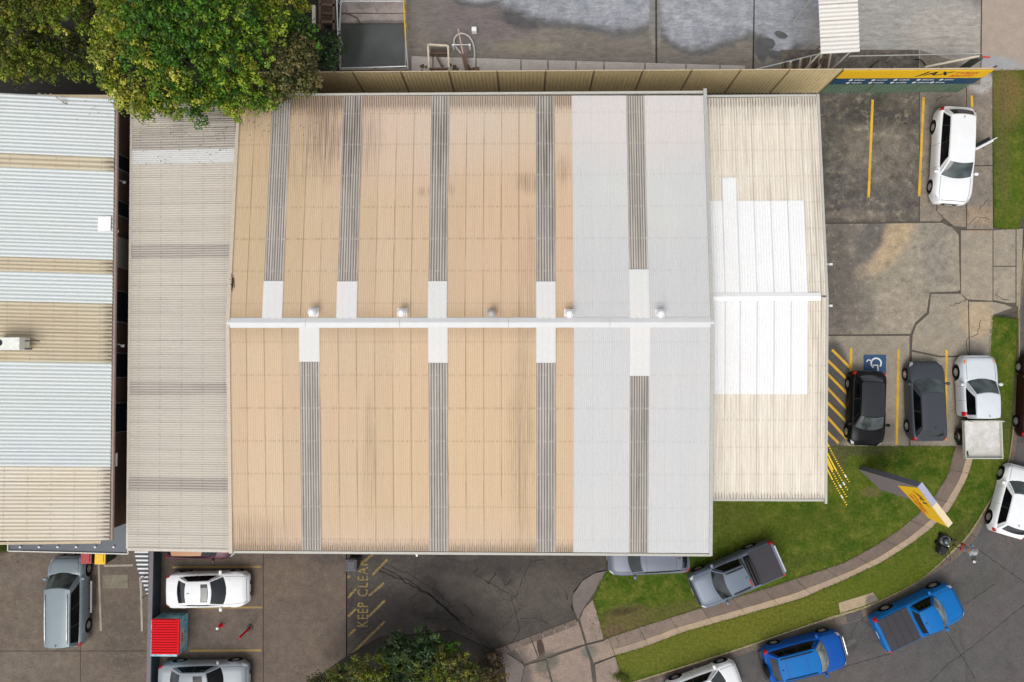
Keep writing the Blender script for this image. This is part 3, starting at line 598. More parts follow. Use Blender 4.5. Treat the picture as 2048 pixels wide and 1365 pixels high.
GR = (0.06, 0.052, 0.048)
m_tan = metal('tan_painted_steel', (0.605, 0.465, 0.325), (0.615, 0.455, 0.31), valley=.20, streak=.10, var=.06, lap=.75, pink=[(780, 230, 170, 90, (0.645, 0.485, 0.385), .8), (1000, 240, 180, 80, (0.62, 0.52, 0.42), .8), (520, 420, 80, 240, (0.565, 0.435, 0.27), .7), (1060, 470, 120, 140, (0.63, 0.45, 0.31), .7), (960, 900, 200, 200, (0.64, 0.475, 0.30), .6), (780, 1090, 260, 30, (0.62, 0.47, 0.36), .6)], end=.9, endlen=.5, rows=1.49, edge=.25, grime_and_shade=(0.26, 0.17, 0.10),
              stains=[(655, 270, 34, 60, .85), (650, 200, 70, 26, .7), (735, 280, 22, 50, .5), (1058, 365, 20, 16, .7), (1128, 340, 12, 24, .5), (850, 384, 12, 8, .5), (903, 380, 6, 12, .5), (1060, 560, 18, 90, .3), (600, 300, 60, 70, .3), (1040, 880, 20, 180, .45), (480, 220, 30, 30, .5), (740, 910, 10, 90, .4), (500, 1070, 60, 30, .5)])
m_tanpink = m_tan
m_grey = metal('weathered_fibre_cement', (0.53, 0.485, 0.43), (0.46, 0.43, 0.39), rowc=(0.55, 0.53, 0.50), lap=.3, valley=.82, streak=.5, rows=1.49, grime_and_shade=(0.075, 0.062, 0.056), var=.06, rough=.9, stains=[(700, 260, 40, 80, .8), (880, 280, 40, 60, .6), (1095, 290, 40, 90, .6)])
m_newgrey = metal('pale_grey_steel', (0.555, 0.56, 0.565), (0.58, 0.57, 0.56), valley=.06, streak=.05, grime_and_shade=(0.42, 0.41, 0.40), var=.012, rows=1.49, lap=.05, pink=[(1290, 240, 170, 70, (0.66, 0.60, 0.57), .8), (1300, 400, 170, 60, (0.61, 0.635, 0.59), .4)])
m_whitecover = metal('white_cover_sheet', (0.655, 0.66, 0.64), (0.69, 0.665, 0.65), lap=0, valley=.0, streak=.04, grime_and_shade=(0.5, 0.48, 0.45), var=.01)
m_cream = metal('cream_weathered_steel', (0.82, 0.77, 0.67), (0.79, 0.72, 0.61), lap=.5, valley=.26, streak=.55, end=.6, endlen=.3, length=9.3, grime_and_shade=(0.38, 0.31, 0.24), rows=1.25, var=.02, edge=.0,
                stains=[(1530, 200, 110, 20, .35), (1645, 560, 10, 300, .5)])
m_fresh = metal('fresh_white_steel', (0.84, 0.84, 0.84), (0.80, 0.80, 0.80), lap=.22, valley=.26, streak=.0, grime_and_shade=(0.62, 0.61, 0.58), var=.01)
m_beige = metal('beige_weathered_steel', (0.545, 0.505, 0.43), (0.53, 0.485, 0.425), lap=.55, stains=[(420, 230, 80, 30, .9), (300, 262, 60, 30, .5)], valley=.24, streak=.18, grime_and_shade=(0.24, 0.205, 0.165), rows=1.02, var=.045)
m_beigedk = metal('aged_beige_sheet', (0.47, 0.43, 0.38), None, valley=.6, streak=.35, grime_and_shade=(0.13, 0.11, 0.095), rows=1.02, var=.04)
m_beigelt = metal('pale_sheet', (0.59, 0.59, 0.575), None, valley=.06, streak=.05, grime_and_shade=(0.4, 0.39, 0.37), var=.01)
m_mint = metal('pale_green_white_steel', (0.62, 0.655, 0.635), (0.61, 0.64, 0.65), lap=.2, sharp=3.5, valley=.7, streak=.08, grime_and_shade=(0.36, 0.41, 0.41), var=.02)
m_oldtan = metal('old_tan_sheet', (0.56, 0.50, 0.375), (0.545, 0.455, 0.32), valley=.45, streak=.22, grime_and_shade=(0.25, 0.20, 0.14), rows=1.0, var=.03, end=.8, endlen=.5, length=7.05)
m_oldtan2 = metal('old_pink_tan_sheet', (0.69, 0.63, 0.54), (0.67, 0.60, 0.48), valley=.42, streak=.22, grime_and_shade=(0.28, 0.23, 0.17), rows=1.0, var=.03, end=.8, endlen=.5, length=7.05)
m_cap = plain('white_flashing', (0.60, 0.605, 0.61), .5, var=.04, sc=2)
m_capf = plain('bright_white_flashing', (0.82, 0.82, 0.81), .5, var=.02)
m_gut = plain('gutter_grey_paint', (0.46, 0.45, 0.40), .5, var=.12)
m_barge = plain('cream_barge_paint', (0.52, 0.45, 0.36), .6, var=.12)
m_wall = plain('tilt_wall_paint', (0.34, 0.30, 0.25), .8)
def brickmat(name, c1, c2):
    t = NT(name); s = t.sep(t.pos()); b = t.node('ShaderNodeTexBrick'); t.L(t.comb(t.math('ADD', s[0], s[1]), s[2], 0.0), b.inputs['Vector'])
    b.inputs['Color1'].default_value = (*c1, 1); b.inputs['Color2'].default_value = (*c2, 1); b.inputs['Mortar'].default_value = (0.16, 0.14, 0.12, 1); b.inputs['Scale'].default_value = 1
    b.inputs['Brick Width'].default_value = .24; b.inputs['Row Height'].default_value = .086; b.inputs['Mortar Size'].default_value = .008
    return t.done(b.outputs[0], .85)
m_brick = brickmat('brown_brick', (0.17, 0.075, 0.04), (0.12, 0.06, 0.035))
m_glassdk = plain('dark_window_glass', (0.02, 0.025, 0.03), .08, var=.05)
m_frame = plain('window_frame_paint', (0.25, 0.24, 0.23), .5)
m_door = plain('beige_door_paint', (0.30, 0.27, 0.22), .6)

def gable(parent, xs_px, yr, zr, ye, ze, mats, pitch, amp=0.02, xref=None):
    """one slope: sheet edges surveyed along the ridge at (x, yr); eave line at ye"""
    X = [W(x, yr, zr).x for x in xs_px]; Yr = W(1000, yr, zr).y
    out = []
    for i in range(len(X) - 1):
        yel = ye(xs_px[i]) if callable(ye) else ye; yer = ye(xs_px[i + 1]) if callable(ye) else ye
        ya = W(xs_px[i], yel, ze).y; yb = W(xs_px[i + 1], yer, ze).y
        m = mats[i]; pt = pitch(m) if callable(pitch) else pitch
        lift = 0.004 * (i % 2); e = .012
        out.append(((X[i] - e, Yr, zr), (X[i + 1] + e, Yr, zr), (X[i] - e, ya, ze), (X[i + 1] + e, yb, ze)))
        sheet(parent, *out[-1], pt, amp, m, lift=lift, seg=4 if pt < .1 else 6)
    return X, Yr
def spread(a, b, n): return [a + (b - a) * i / n for i in range(n)]

# ---------------------------------------------------------- main warehouse
ZE, ZR = 4.8, 5.55
wh = empty('warehouse', W(940, 647, 0)); tag(wh, 'large warehouse with tan and pale grey corrugated gable roof striped with grey sheets', 'warehouse')
T, G, N_ = m_tan, m_grey, m_newgrey
up = spread(456, 525, 2) + [525] + spread(564, 673, 3) + [673] + spread(713, 856, 4) + [856] + spread(893, 1073, 5) + [1073, 1111] + spread(1148, 1260, 3) + [1260] + spread(1299, 1425, 4) + [1425]
um = [T] * 2 + [G] + [T] * 3 + [G] + [T] * 4 + [G] + [T] * 5 + [G, T] + [N_] * 3 + [G] + [N_] * 4
dn = spread(456, 599, 4) + [599] + spread(639, 857, 6) + [857] + spread(895, 1073, 5) + [1073, 1111] + spread(1148, 1260, 3) + [1260] + spread(1299, 1425, 4) + [1425]
dm = [T] * 4 + [G] + [T] * 6 + [G] + [T] * 5 + [G, T] + [N_] * 3 + [G] + [N_] * 4
pt = lambda m: .118 if m in (m_grey,) else .0838
yu = lambda x: 192.5 - (x - 456) * .001
yd_ = lambda x: 1100.5 + (x - 456) * .0065
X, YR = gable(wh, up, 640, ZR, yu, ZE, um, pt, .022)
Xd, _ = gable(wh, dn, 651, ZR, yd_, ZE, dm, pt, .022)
# the two slopes meet under the ridge cap
def zslope(y, top=True):
    ye = W(940, 192 if top else 1103, ZE).y; yr = W(940, 640 if top else 651, ZR).y
    return ZR + (ZE - ZR) * (y - yr) / (ye - yr)
for (xa, xb, y1, top) in [(525, 564, 562, 1), (673, 713, 563, 1), (856, 893, 563, 1), (1073, 1111, 564, 1), (1260, 1299, 540, 1), (599, 639, 724, 0), (857, 895, 726, 0), (1073, 1111, 726, 0), (1260, 1300, 752, 0)]:
    x0, x1 = W(xa, 640, ZR).x - .01, W(xb, 640, ZR).x + .01; yr = W(940, 640 if top else 651, ZR).y; ye = W(940, y1, ZR - .13).y
    ze = zslope(ye, top)
    sheet(wh, (x0, yr, ZR + .035), (x1, yr, ZR + .035), (x0, ye, ze + .035), (x1, ye, ze + .035), .30, .012, m_whitecover, name='cover_sheet', seg=4, trap=True)
x0, x1 = W(455, 645, ZR).x, W(1428, 645, ZR).x; yc = W(940, 645.5, ZR + .05).y; hw = .23
seams = [x0] + [W(x, 645, ZR).x for x in (612, 800, 1017, 1220)] + [x1]
for i in range(5):
    a, b = seams[i], seams[i + 1] - .012; m = MB()
    prof = [(-hw, ZR + .0), (-hw + .01, ZR + .03), (-.07, ZR + .075), (0, ZR + .095), (.07, ZR + .075), (hw - .01, ZR + .03), (hw, ZR + .0)]
    m.v = [(x, yc + y, z) for x in (a, b) for y, z in prof]; m.f = [(j, j + 1, 8 + j, 7 + j) for j in range(6)] + [tuple(range(6, -1, -1)), tuple(range(7, 14))]; m.mi = [0] * len(m.f)
    m.build('ridge_cap', m_cap, wh, base='world')
# gutters, barge boards, walls
Xl, Xr = W(456, 645, ZR).x, W(1425, 645, ZR).x
yT, yB = W(940, 190.5, ZE).y, W(940, 1103.5, ZE).y
MB().box(Xl, yT + .02, ZE - .14, Xr, yT + .13, ZE + .0).build('gutter', m_gut, wh, base='world')
a = W(456, 1102, ZE).y; b = W(1425, 1108.5, ZE).y
MB().bar((Xl, a - .06, ZE - .09), (Xr, b - .06, ZE - .09), .11, .13).build('gutter', m_gut, wh, base='world')
yr = W(940, 645, ZR).y
for x, w_, m_, nm in [(Xl + .02, .16, m_barge, 'barge_board'), (Xr - .02, .15, plain('barge_grey_paint', (0.42, 0.42, 0.39), .5), 'barge_board')]:
    MB().bar((x, yT + .2, ZE + .02), (x, yr, ZR + .02), w_, .12).bar((x, yr, ZR + .02), (x, yB - .12, ZE + .02), w_, .12).build(nm, m_, wh, base='world')
o = MB().box(Xl + .25, yB + .7, 0, Xr - .25, yT - .12, ZE - .25).build('wall', brickmat('tan_brick', (0.28, 0.18, 0.11), (0.24, 0.16, 0.10)), wh, base='world')
for px in (760, 1010):
    p = W(px, 1105, ZE); MB().box(p.x - 1.9, yB + .62, 0, p.x + 1.9, yB + .69, 3.8).build('roller_door', plain('roller_door_steel', (0.35, 0.36, 0.38), .5), wh, base='world')
# roof turbines
m_turb = plain('white_turbine_metal', (0.80, 0.79, 0.80), .35, var=.05); m_turbold = plain('grey_turbine_metal', (0.42, 0.39, 0.36), .6, var=.2)
def turbine(px, py, mat, label, bx=0):
    p = W(px, py, ZR + .5); root = empty('roof_turbine', (p.x, p.y, ZR - .03))
    tag(root, label, 'roof vent', 'turbine vents along the ridge of the tan roof')
    q = W(px + bx, py + 1, ZR + .05)
    MB().box(q.x - p.x - .22, -.21, -.06, q.x - p.x + .22, .23, .03).build('base_plate', mat, root)
    MB().lathe([(.11, 0), (.11, .28)], 16, Matrix.Translation((q.x - p.x, 0, 0)) @ Matrix.Shear('XY', 4, ((p.x - q.x) / .28, 0))).build('throat', mat, root)
    fins = MB()
    for k in range(14):
        a = 2 * math.pi * k / 14; prev = None
        for j in range(7):
            th = math.pi * j / 6 * .92 + .12; r = .19 * math.sin(th) ** .8 + .02; z = .42 - .15 * math.cos(th); aa = a + j * .1
            i0 = (r * math.cos(aa), r * math.sin(aa), z); i1 = ((r + .0) * math.cos(aa + .36), (r) * math.sin(aa + .36), z)
            if prev: fins.add([prev[0], prev[1], i1, i0], [(0, 1, 2, 3)])
            prev = (i0, i1)
    fins.build('fin_dome', mat, root, smooth=True)
    MB().lathe([(0.001, .585), (.10, .58), (.13, .555), (.12, .55)], 16).build('top_cap', mat, root, smooth=True)
turbine(623, 624, m_turb, 'white turbine vent at the left end of the roof ridge', 4)
turbine(802, 625, m_turb, 'white turbine vent second from the left on the ridge', 2)
turbine(983, 627, m_turbold, 'dull grey aged turbine vent in the middle of the ridge', -1)
turbine(1139, 627, m_turb, 'white turbine vent on the last tan strip of roof', -1)
turbine(1323, 627, m_turb, 'white turbine vent on the pale grey end of the roof', -3)
# leaf clump caught by the left barge, small fittings
m_leaf_litter = plain('dead_leaves', (0.07, 0.045, 0.028), .9, var=.4, sc=30)
c = W(465, 568, ZR - .12); b = MB(); rl = random.Random(5)
for _ in range(160):
    x, y, z = c.x + rl.gauss(0, .045), c.y + rl.gauss(0, .17), c.z + abs(rl.gauss(0, .04)); a = rl.uniform(0, 6.28); s = .035
    b.add([(x + math.cos(a) * s, y + math.sin(a) * s, z), (x - math.sin(a) * s * .6, y + math.cos(a) * s * .6, z + .02), (x - math.cos(a) * s, y - math.sin(a) * s, z), (x + math.sin(a) * s * .6, y - math.cos(a) * s * .6, z + .01)], [(0, 1, 2, 3)])
tag(b.build('leaf_clump', m_leaf_litter), 'clump of dead brown leaves caught along the left edge of the tan roof', 'leaf clump')

# ---------------------------------------------------------- front office wing on the right
of = empty('office_wing', W(1540, 596, 0)); tag(of, 'front office wing with cream roof and a bright white rectangle of new sheets', 'office building')
Z2, Z3 = 4.1, 4.65
xs = [1422, 1450, 1480, 1514, 1548, 1582, 1616, 1653]
ye1 = lambda x: 197 - (x - 1425) * .012
ye2 = lambda x: 997.5
gable(of, xs, 592, Z3, ye1, Z2, [m_cream] * 7, .13, .03)
gable(of, xs, 596, Z3, ye2, Z2, [m_cream] * 7, .13, .03)
def zs2(y, top=True):
    ye = W(1540, 196 if top else 998, Z2).y; yr = W(1540, 592 if top else 596, Z3).y
    return Z3 + (Z2 - Z3) * (y - yr) / (ye - yr)
for i in range(6):
    for top in (1, 0):
        x0, x1 = W(xs[i], 594, Z3).x + .004, W(xs[i + 1], 594, Z3).x - .004; yr = W(1540, 592 if top else 596, Z3).y
        ypx = (354 if i == 1 else 401) if top else 789; ye = W(1540, ypx, Z3 - .15).y; ze = zs2(ye, top)
        sheet(of, (x0, yr, Z3 + .034), (x1, yr, Z3 + .034), (x0, ye, ze + .034), (x1, ye, ze + .034), .13, .03, m_fresh, name='new_roof_sheet', seg=6)
x0, x1 = W(1425, 594, Z3).x, W(1640, 594, Z3).x; yc = W(1540, 594, Z3).y
m = MB(); prof = [(-.19, Z3 + .035), (-.18, Z3 + .06), (0, Z3 + .12), (.18, Z3 + .06), (.19, Z3 + .035)]
m.v = [(x, yc + y, z) for x in (x0, x1) for y, z in prof]; m.f = [(j, j + 1, 6 + j, 5 + j) for j in range(4)] + [(4, 3, 2, 1, 0), (5, 6, 7, 8, 9)]; m.mi = [0] * 6
m.build('ridge_cap', m_capf, of, base='world')
xe = W(1653, 594, Z3).x; xw = W(1422, 594, Z3).x; ya, yb = W(1540, 195, Z2).y, W(1540, 998, Z2).y
MB().box(xw, ya + .02, Z2 - .14, xe, ya + .13, Z2).build('gutter', m_gut, of, base='world')
MB().box(xw, yb - .12, Z2 - .14, xe, yb - .01, Z2 - .03).build('gutter', m_gut, of, base='world')
MB().bar((xe, ya + .1, Z2 + .02), (xe, yc, Z3 + .02), .1, .16).bar((xe, yc, Z3 + .02), (xe, yb - .2, Z2 + .02), .1, .16).build('barge_board', m_gut, of, base='world')
MB().box(xw + .1, yb + .5, 0, xe - .5, ya - .5, Z2 - .15).build('wall', m_brick, of, base='world')
for py in (529, 612):
    p = W(1664, py, 3.2); l = empty('wall_lamp', (xe - .5, p.y, 3.2)); l.location = (xe - .55, p.y, 3.2)
    tag(l, 'short pale %s lamp arm sticking out from the office wall' % ('upper' if py < 560 else 'lower'), 'wall lamp', 'pale lamp arms on the office front wall')
    ln = p.x - l.location.x
    MB().box(0, -.06, -.08, .06, .06, .08).build('wall_plate', m_capf, l); MB().bar((.04, 0, 0), (ln, 0, 0), .06, .05).build('arm', m_cap, l)
    MB().box(ln - .12, -.05, -.10, ln + .02, .05, .03).build('lamp_head', m_capf, l)

# ---------------------------------------------------------- narrow annexe with the beige lean-to roof
an = empty('annexe', W(360, 650, 0)); tag(an, 'narrow annexe with beige lean-to corrugated roof between tan and pale roofs', 'annexe')
ZL, ZH = 4.5, 4.72
ys = [206, 238, 271, 301] + [329 + 26.9 * i for i in range(0, 6)] + [490, 517] + [517 + 27.4 * i for i in range(1, 9)] + [764, 789] + [789 + 27.6 * i for i in range(1, 6)] + [955, 981] + [981 + 29 * i for i in range(1, 5)]
ys = ys[:-1] + [1097]
yh = [y for y in ys]
def band(y):
    if 300 < y < 328: return m_beigelt
    if 270 < y < 300 or 490 < y < 517 or 764 < y < 789 or 955 < y < 981: return m_beigedk
    return m_beige
xl = lambda y: 264.5 - (y - 206) * .0105
for i in range(len(ys) - 1):
    y0, y1 = ys[i], ys[i + 1]; e = .01
    A = W(xl(y0), y0, ZL); B = W(xl(y1), y1, ZL); C_ = W(466, y1, ZH); D_ = W(466, y0, ZH)
    A.y += e; D_.y += e; B.y -= e; C_.y -= e; C_.x += .1; D_.x += .1
    D_.y = A.y; C_.y = B.y
    sheet(an, D_, C_, A, B, .118 if band((y0 + y1) / 2) is m_beigedk else .105, .02, band((y0 + y1) / 2), lift=.004 * (i % 2), seg=4)
a, b = W(263, 200, ZL), W(254.5, 1098, ZL)
MB().bar((a.x, a.y, ZL - .05), (b.x, b.y, ZL - .05), .10, .13).build('gutter', plain('cream_gutter_paint', (0.58, 0.53, 0.45), .5), an, base='world')
p, q_ = W(256, 1098.5, ZL), W(470, 1098.5, ZH); MB().bar(p, (q_.x, p.y, ZH), .13, .1).build('barge_board', plain('cream_barge', (0.55, 0.50, 0.43), .5), an, base='world')
MB().box(W(262, 650, ZL).x + .15, W(300, 1097, ZL).y + .6, 0, Xl + .2, W(300, 206, ZL).y - .2, ZL - .15).build('wall', plain('annexe_wall_paint', (0.14, 0.11, 0.09), .8), an, base='world')

# ---------------------------------------------------------- neighbour building on the far left
nb = empty('neighbour_warehouse', W(60, 650, 0)); tag(nb, 'neighbouring brown brick warehouse with pale green-white roof banded by old tan sheets', 'warehouse')
ZN, ZN2 = 5.2, 5.9
bands = [(198, 316, 4, m_mint), (316, 343, 1, m_oldtan), (343, 520, 6, m_mint), (520, 549, 1, m_oldtan), (549, 608, 2, m_mint), (608, 727, 4, m_oldtan), (727, 934, 7, m_mint), (934, 1081, 5, m_oldtan2)]
xr = lambda y: 230 - (y - 205) * .0118
k = 0
for (y0, y1, n, mt) in bands:
    for i in range(n):
        a, b = y0 + (y1 - y0) * i / n, y0 + (y1 - y0) * (i + 1) / n
        A = W(xr(a), a, ZN); B = W(xr(b), b, ZN); e = .012; A.y += e; B.y -= e
        D_ = Vector((A.x - 7.0, A.y + .12, ZN2)); C_ = Vector((A.x - 7.0, B.y + .12, ZN2)); k += 1
        sheet(nb, D_, C_, A, B, .19, .04, mt, lift=.004 * (k % 2), seg=6, name='roof_sheet')
a, b = W(231, 200, ZN), W(220, 1081, ZN)
MB().bar((a.x + .03, a.y, ZN - .08), (b.x + .03, b.y, ZN - .08), .13, .12).build('gutter', plain('pink_brown_gutter', (0.30, 0.22, 0.19), .5, var=.2), nb, base='world')
xw = a.x - .12
yN0, yN1 = W(100, 196, ZN).y, W(100, 1081, ZN).y
MB().bar((xw - 9, W(0, 194, ZN2).y + .1, ZN2 - .05), (xw + .2, yN0 + .02, ZN), .12, .16).build('barge_board', plain('tan_barge', (0.42, 0.33, 0.22), .6), nb, base='world')
MB().bar((xw - 9, yN1 - .06, ZN2 - .05), (xw, yN1 - .06, ZN), .12, .1).build('barge_board', plain('cream_orange_barge', (0.50, 0.40, 0.27), .6), nb, base='world')
MB().box(xw - 9, yN1 + .3, 0, xw - .12, yN0 - .2, 5.1).build('wall', m_brick, nb, base='world')
for i, (y0, y1) in enumerate([(308, 340), (400, 432), (580, 645), (705, 757), (806, 868), (640, 662)][:5]):
    a, b = W(250, y1, 4.4), W(250, y0, 4.4)
    w_ = MB().box(xw - .12, a.y, 2.4, xw - .07, b.y, 4.72).build('window', m_frame, nb, base='world')
    MB().box(xw - .075, a.y + .06, 2.46, xw - .06, b.y - .06, 4.66).build('pane', m_glassdk, w_, base='world')
a, b = W(250, 535, 4.4), W(250, 474, 4.4)
MB().box(xw - .12, a.y, 1.6, xw - .03, b.y, 4.7).build('shutter', m_door, nb, base='world')
# air conditioner on the neighbour roof
ac = empty('air_conditioner', W(20, 687, 5.95)); tag(ac, 'white rooftop air conditioner on the tan band of the left roof', 'air conditioner')
p0, p1 = W(-20, 700, 6.4), W(39, 675, 6.4); c = ac.location
MB().box(p0.x - c.x, p0.y - c.y, -.2, p1.x - c.x, p1.y - c.y, .45).build('casing', plain('ac_white', (0.72, 0.73, 0.68), .5), ac, bevel=.02)
MB().lathe([(0.001, .46), (.13, .46), (.15, .47), (.15, .45)], 20, Matrix.Translation((W(-2, 686, 6.4).x - c.x, W(0, 686, 6.4).y - c.y, 0))).build('fan_grille', m_glassdk, ac)
MB().tube([(p1.x - c.x, .1, .1), (p1.x - c.x + .25, .12, .0), (p1.x - c.x + .5, .1, -.1)], .03).tube([(p1.x - c.x, -.25, .1), (p1.x - c.x + .2, -.25, -.08)], .03).build('pipe', plain('black_pipe', (0.05, 0.04, 0.035), .6), ac)
# flat white patch and bent pipe on the same roof
p0, p1 = W(195, 462, 5.35), W(221, 433, 5.35)
tag(MB().box(p0.x, p0.y, 5.29, p1.x, p1.y, 5.33).build('roof_patch', m_capf), 'small square white patch sheet near the edge of the left roof', 'roof patch')
p = W(136, 211, 5.3); tag(MB().tube([p, p + Vector((0, 0, .35)), p + Vector((-.28, .22, .42))], .035).build('vent_pipe', m_turbold), 'thin bent vent pipe at the top of the left roof', 'vent pipe')
for px, nm in ((78, 'left'), (90, 'middle'), (101, 'right')):
    p = W(px, 189, 3.5); tag(MB().tube([p - Vector((0, 0, 3.5)), p], .05 if px > 80 else .09, 8).build('post', plain('pale_post', (0.5, 0.5, 0.48), .5)), 'pale post top, %s of three in the dark gap behind the left roof' % nm, 'post')
# small lamps and wires over the alley
for (px, py, h, lab) in [(230, 462, 4.9, 'small white bracket lamp on the gutter beside the white roof patch'), (242, 691, 4.4, 'small white curved lamp on the brick wall halfway down the alley'), (245, 364, 4.3, 'tiny white lamp on the brick wall near the top of the alley')]:
    p = W(px, py, h); l = empty('wall_lamp', p); tag(l, lab, 'wall lamp')
    MB().tube([(-.25, .05, 0), (-.08, .05, .06), (.08, -.02, .04)], .03).build('arm', m_cap, l); MB().box(.02, -.09, -.02, .16, .03, .04).build('lamp_head', m_capf, l)
p = W(231, 920, 5.0); tag(MB().box(p.x - .03, p.y - .3, 4.9, p.x + .03, p.y + .3, 5.0).build('conduit', m_gut), 'short pale conduit box lying along the lower alley gutter', 'conduit')
# awning over the entrance, slate blue glass roof with a pale frame
aw = empty('awning', W(140, 1095, 2.9)); tag(aw, 'slate blue flat entrance awning with thin white edge under the left roof', 'awning')
m_slate = plain('slate_awning_sheet', (0.10, 0.115, 0.135), .35, var=.1, sc=1.5); m_wedge = plain('awning_edge_white', (0.62, 0.62, 0.58), .5)
MB().prism([W(x, y, 2.95) for x, y in [(17, 1070), (255, 1035), (256, 1107), (18, 1101)]], 2.9, 2.95).build('roof_panel', m_slate, aw, base='world')
for a, b in [((17, 1102), (257, 1108)), ((17, 1080), (17, 1103)), ((256, 1060), (257, 1108))]:
    MB().bar(W(*a, 2.96), W(*b, 2.96), .05, .12).build('edge_trim', m_wedge, aw, base='world')
for x in (41, 79, 116, 153, 191, 228):
    p = W(x, 1094, 2.97); MB().lathe([(.06, 0), (.05, .05), (0.001, .07)], 8, Matrix.Translation(p)).build('downlight', m_turb, aw, base='world')
for x in (30, 250):
    p = W(x, 1101, 2.9); MB().bar((p.x, p.y + .15, 0), (p.x, p.y + .15, 2.9), .08).build('post', m_gut, aw, base='world')

# ---------------------------------------------------------- dividing wall, steps
m_navy = plain('navy_wall_paint', (0.035, 0.05, 0.065), .7, var=.25, sc=2); m_coping = plain('coping_paint', (0.155, 0.14, 0.15), .7, var=.15)
dw = empty('dividing_wall', W(312, 1260)); tag(dw, 'low navy dividing wall with grey coping between the two car parks', 'wall')
p0, p1 = W(308, 1430), W(322, 900)
MB().box(W(312, 1200, .45).x, p0.y, 0, W(321.5, 1200).x, p1.y, .84).build('wall_face', m_navy, dw, base='world')
MB().box(W(297, 1200, .9).x, p0.y, .84, W(304, 1200, .9).x + .03, p1.y, .93).build('coping', m_coping, dw, base='world')
MB().box(W(297, 1200, .9).x + .02, p0.y, 0, W(312, 1200, .45).x, p1.y, .84).build('wall_core', m_coping, dw, base='world')
st = empty('steps', W(280, 1145)); tag(st, 'dark steps with bright white nosings beside the dividing wall', 'steps')
m_tread = plain('dark_tread', (0.06, 0.065, 0.085), .7)
for k in range(11):
    y = 1103 + 8.3 * k; xl_ = 269 + (k * 1.5 if k < 5 else 6 + (k - 4) * 3.1); h = .66 - .06 * k
    a, b = W(xl_, y + 8.3, h), W(298, y, h)
    s_ = MB().box(a.x, a.y, 0, b.x, b.y, h).build('step', m_tread, st, base='world')
    MB().box(a.x, b.y - .085, h, b.x - .03, b.y - .0, h + .015).build('nosing', m_white, s_, base='world')
for a, b in [((279, 1155), (287, 1205)), ((283, 1215), (287, 1263))]: pass
rl_ = empty('handrail', W(284, 1210)); tag(rl_, 'low grey handrail on the ground side of the dark steps', 'handrail')
MB().tube([W(279, 1156, .8), W(285, 1156, .8)], .03).tube([W(280, 1157, .8), W(282, 1200, .75)], .028).build('rail', m_gut, rl_, base='world')
for y in (1158, 1198): p = W(281, y, .75); MB().tube([(p.x, p.y, 0), p], .022).build('post', m_gut, rl_, base='world')

# ---------------------------------------------------------- tan boundary fence with sign
FH = 2.85
fa, fb = W(650, 144.3, FH), W(1990, 137.2, FH); fd = (fb - fa).normalized()
def fpt(px): return fa + fd * ((px - 650) / 1340 * (fb - fa).length)
m_ftan = plain('tan_fence_steel', (0.70, 0.57, 0.32), .6, var=.08, sc=3); m_frail = plain('fence_rail_cream', (0.52, 0.42, 0.27), .5); m_fpost = plain('fence_post_paint', (0.24, 0.18, 0.10), .5); m_fgreen = plain('faded_green_fence_steel', (0.13, 0.20, 0.14), .6, var=.2, sc=1.2)
fe = empty('fence', fpt(1150) - Vector((0, 0, FH))); tag(fe, 'long tan ribbed steel fence behind the warehouse and office', 'fence')
joints = [513, 610] + [706 + 97.6 * i for i in range(0, 11)]
joints = joints[:-1] + [1690]
def ribbed(parent, a, b, z0, z1, mat, name):
    a = Vector(a); b = Vector(b); L_ = (b - a).length; n = max(1, round(L_ / .19)); d = (b - a) / n; nr = Vector((d.y, -d.x, 0)).normalized() * .035
    m = MB(); pts = []
    for i in range(n):
        for f, o in ((0, 0), (.42, 0), (.5, 1), (.92, 1)): pts.append(a + d * (i + f) + nr * o)
    pts.append(b)
    m.v = [(p.x, p.y, z) for z in (z0, z1) for p in pts] + [(p.x - nr.x * .2, p.y - nr.y * .2, z) for z in (z0, z1) for p in pts]; k = len(pts)
    m.f = [(i, i + 1, k + i + 1, k + i) for i in range(k - 1)] + [(2 * k + i, 3 * k + i, 3 * k + i + 1, 2 * k + i + 1) for i in range(k - 1)]; m.mi = [0] * len(m.f)
    return m.build(name, mat, parent, base='world')
g0 = Vector((0, 0, 0))
for i in range(len(joints) - 1):
    a, b = fpt(joints[i]), fpt(joints[i + 1]); a.z = b.z = 0
    ribbed(fe, a + fd * .03, b - fd * .03, .05, FH - .06, m_ftan, 'fence_panel')
    MB().bar(a + Vector((0, 0, FH - .03)), b + Vector((0, 0, FH - .03)), .06, .06).build('top_rail', m_frail, fe, base='world')
for j in joints:
    a = fpt(j); MB().box(a.x - .03, a.y - .05, 0, a.x + .03, a.y + .05, FH + .02).build('post', m_fpost, fe, base='world')
fg = empty('sign_fence', fpt(1830) - Vector((0, 0, FH))); tag(fg, 'faded green ribbed fence carrying the long yellow and blue sign', 'fence')
gj = [1690, 1788, 1886, 1990]
for i in range(3):
    a, b = fpt(gj[i]), fpt(gj[i + 1]); a.z = b.z = 0
    ribbed(fg, a + fd * .05, b - fd * .03, .05, FH - .06, m_fgreen, 'fence_panel')
    MB().bar(a + Vector((0, 0, FH - .03)), b + Vector((0, 0, FH - .03)), .07, .06).build('top_rail', m_frail, fg, base='world')
for j in gj:
    a = fpt(j); MB().box(a.x - .035, a.y + .03, 0, a.x + .035, a.y + .10, FH + (.12 if j > 1700 else .02)).build('post', plain('dark_post', (0.08, 0.08, 0.07), .5), fg, base='world')
sg = empty('long_sign', fpt(1840) - Vector((0, 0, 1.3)) + Vector((0, -.06, 0))); tag(sg, 'long yellow and blue shop sign with black lettering along the fence top', 'sign')
